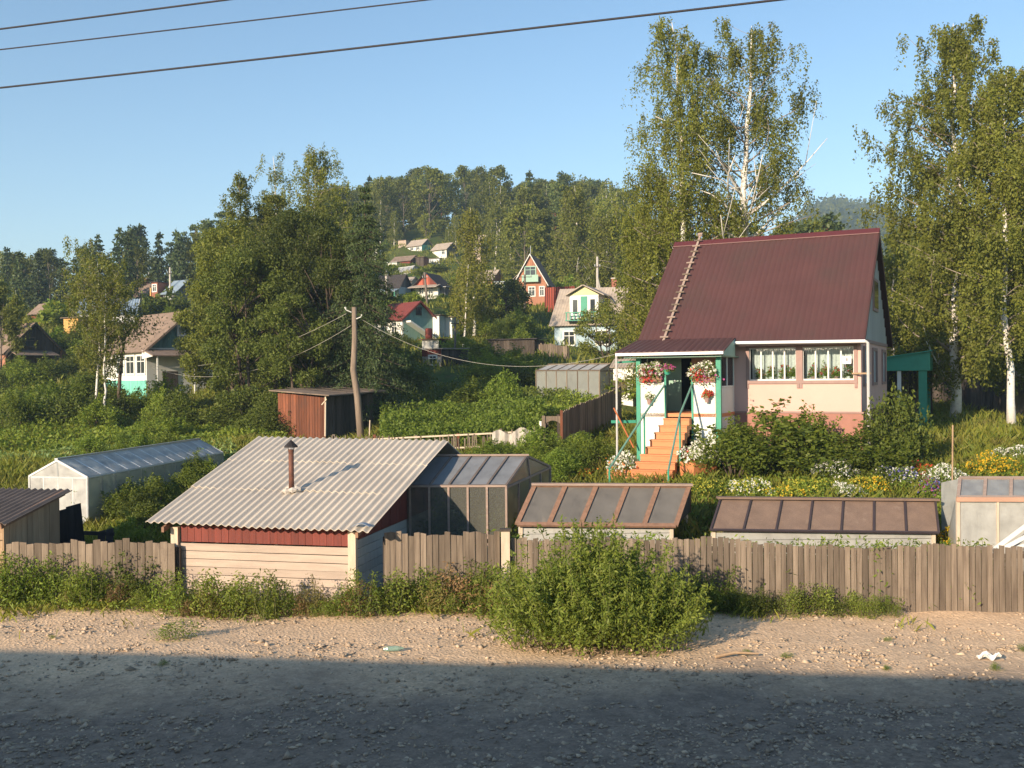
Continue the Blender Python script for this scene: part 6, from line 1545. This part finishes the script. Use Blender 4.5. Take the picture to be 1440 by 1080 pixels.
leafpatch('undergrowth', 'leafy undergrowth below the left slope bushes', 16000, (-40, 400), (43, 50), 617, .5, .15, L_shrub)

def verge_grass():
    rng = np.random.default_rng(620); n = 26000; x = rng.uniform(-13, 13, n); t = rng.gamma(1.1, .55, n); d = fence_y(x) + .15 - t
    k = (np.sin(x * 2.3) * np.cos(d * 1.9 + x * .7) + np.sin(x * .61 + 1) * .6 + rng.normal(scale=.3, size=n)) > .35 + .28 * t + 2 * (x > 8); x, d = x[k], d[k]
    tag(link_mesh('verge_grass', blade_mesh('verge_grass', np.stack([x, d, verge_z(x, d) - .01], 1), .16, .018, rng, .5), L_grass), 'thin grass creeping from the fence onto the gravel', 'grass', kind='stuff')
verge_grass()

for k in range(11):
    px = 606 + 10 * k; weed(px, 24.5 + (k * 7 % 5) * .5, 1.25 + .1 * (k % 4), 'tomato plant growing inside the glazed greenhouse', 'tomato plants in the glazed greenhouse', 4, 1.2)
for k in range(9):
    q_ = PT(-.35 - .55 * (k % 3), .7 + .95 * k, 0); weed(720 + F * q_.x / q_.y, q_.y, 1.1 + .1 * (k % 3), 'plant growing inside the long film greenhouse', 'plants in the long film greenhouse', 1, 1.2)
# ------------------------------------------------------------------ light, sky, air, camera
AZ, EL = 37.0, 18.0
sd = Vector((math.sin(R(AZ)) * math.cos(R(EL)), math.cos(R(AZ)) * math.cos(R(EL)), -math.sin(R(EL))))
sl = bpy.data.lights.new('sun', 'SUN'); sl.energy = 5.0; sl.angle = R(.5); sl.color = (1, .81, .60)
so = bpy.data.objects.new('sun', sl); COL.objects.link(so); so.rotation_euler = sd.to_track_quat('-Z', 'Y').to_euler()
w = bpy.data.worlds.new('World'); SC.world = w; w.use_nodes = True; nt = w.node_tree
bg = nt.nodes['Background']; sky = nt.nodes.new('ShaderNodeTexSky'); sky.sky_type = 'NISHITA'; sky.sun_disc = False
sky.sun_elevation = R(EL); sky.sun_rotation = R(180 + AZ); sky.altitude = 300; sky.air_density = 1.0; sky.dust_density = .25; sky.ozone_density = 1.0
hs = nt.nodes.new('ShaderNodeHueSaturation'); hs.inputs['Saturation'].default_value = 1.17; nt.links.new(sky.outputs[0], hs.inputs['Color']); nt.links.new(hs.outputs[0], bg.inputs[0]); bg.inputs[1].default_value = .128
HAZE = True
if HAZE:
    hz = MB(); hz.box(-1300, 1300, -60, 1500, -40, 190)
    m, nt, out = base_mat('haze_air'); v = nd(nt, 'ShaderNodeVolumePrincipled'); v.inputs['Density'].default_value = .0005; v.inputs['Color'].default_value = (.55, .78, 1, 1); v.inputs['Anisotropy'].default_value = 0.0
    nt.links.new(v.outputs[0], out.inputs['Volume']); tag(hz.build('haze', m), kind='stuff')
cam = bpy.data.cameras.new('camera'); cam.sensor_width = 36; cam.lens = 36 * F / 1440; cam.clip_start = .05; cam.clip_end = 5000
co = bpy.data.objects.new('camera', cam); COL.objects.link(co); co.matrix_world = Matrix.Translation((0, 0, CAMZ)) @ MC.to_4x4(); SC.camera = co
SC.view_settings.view_transform = 'Standard'; SC.view_settings.look = 'None'; SC.view_settings.gamma = 1; SC.view_settings.use_curve_mapping = False
SC.view_settings.exposure = .68
SC.render.engine = 'CYCLES'
cy = SC.cycles; cy.use_denoising = True; cy.max_bounces = 8; cy.diffuse_bounces = 2; cy.glossy_bounces = 2; cy.transmission_bounces = 4; cy.transparent_max_bounces = 12; cy.volume_bounces = 0
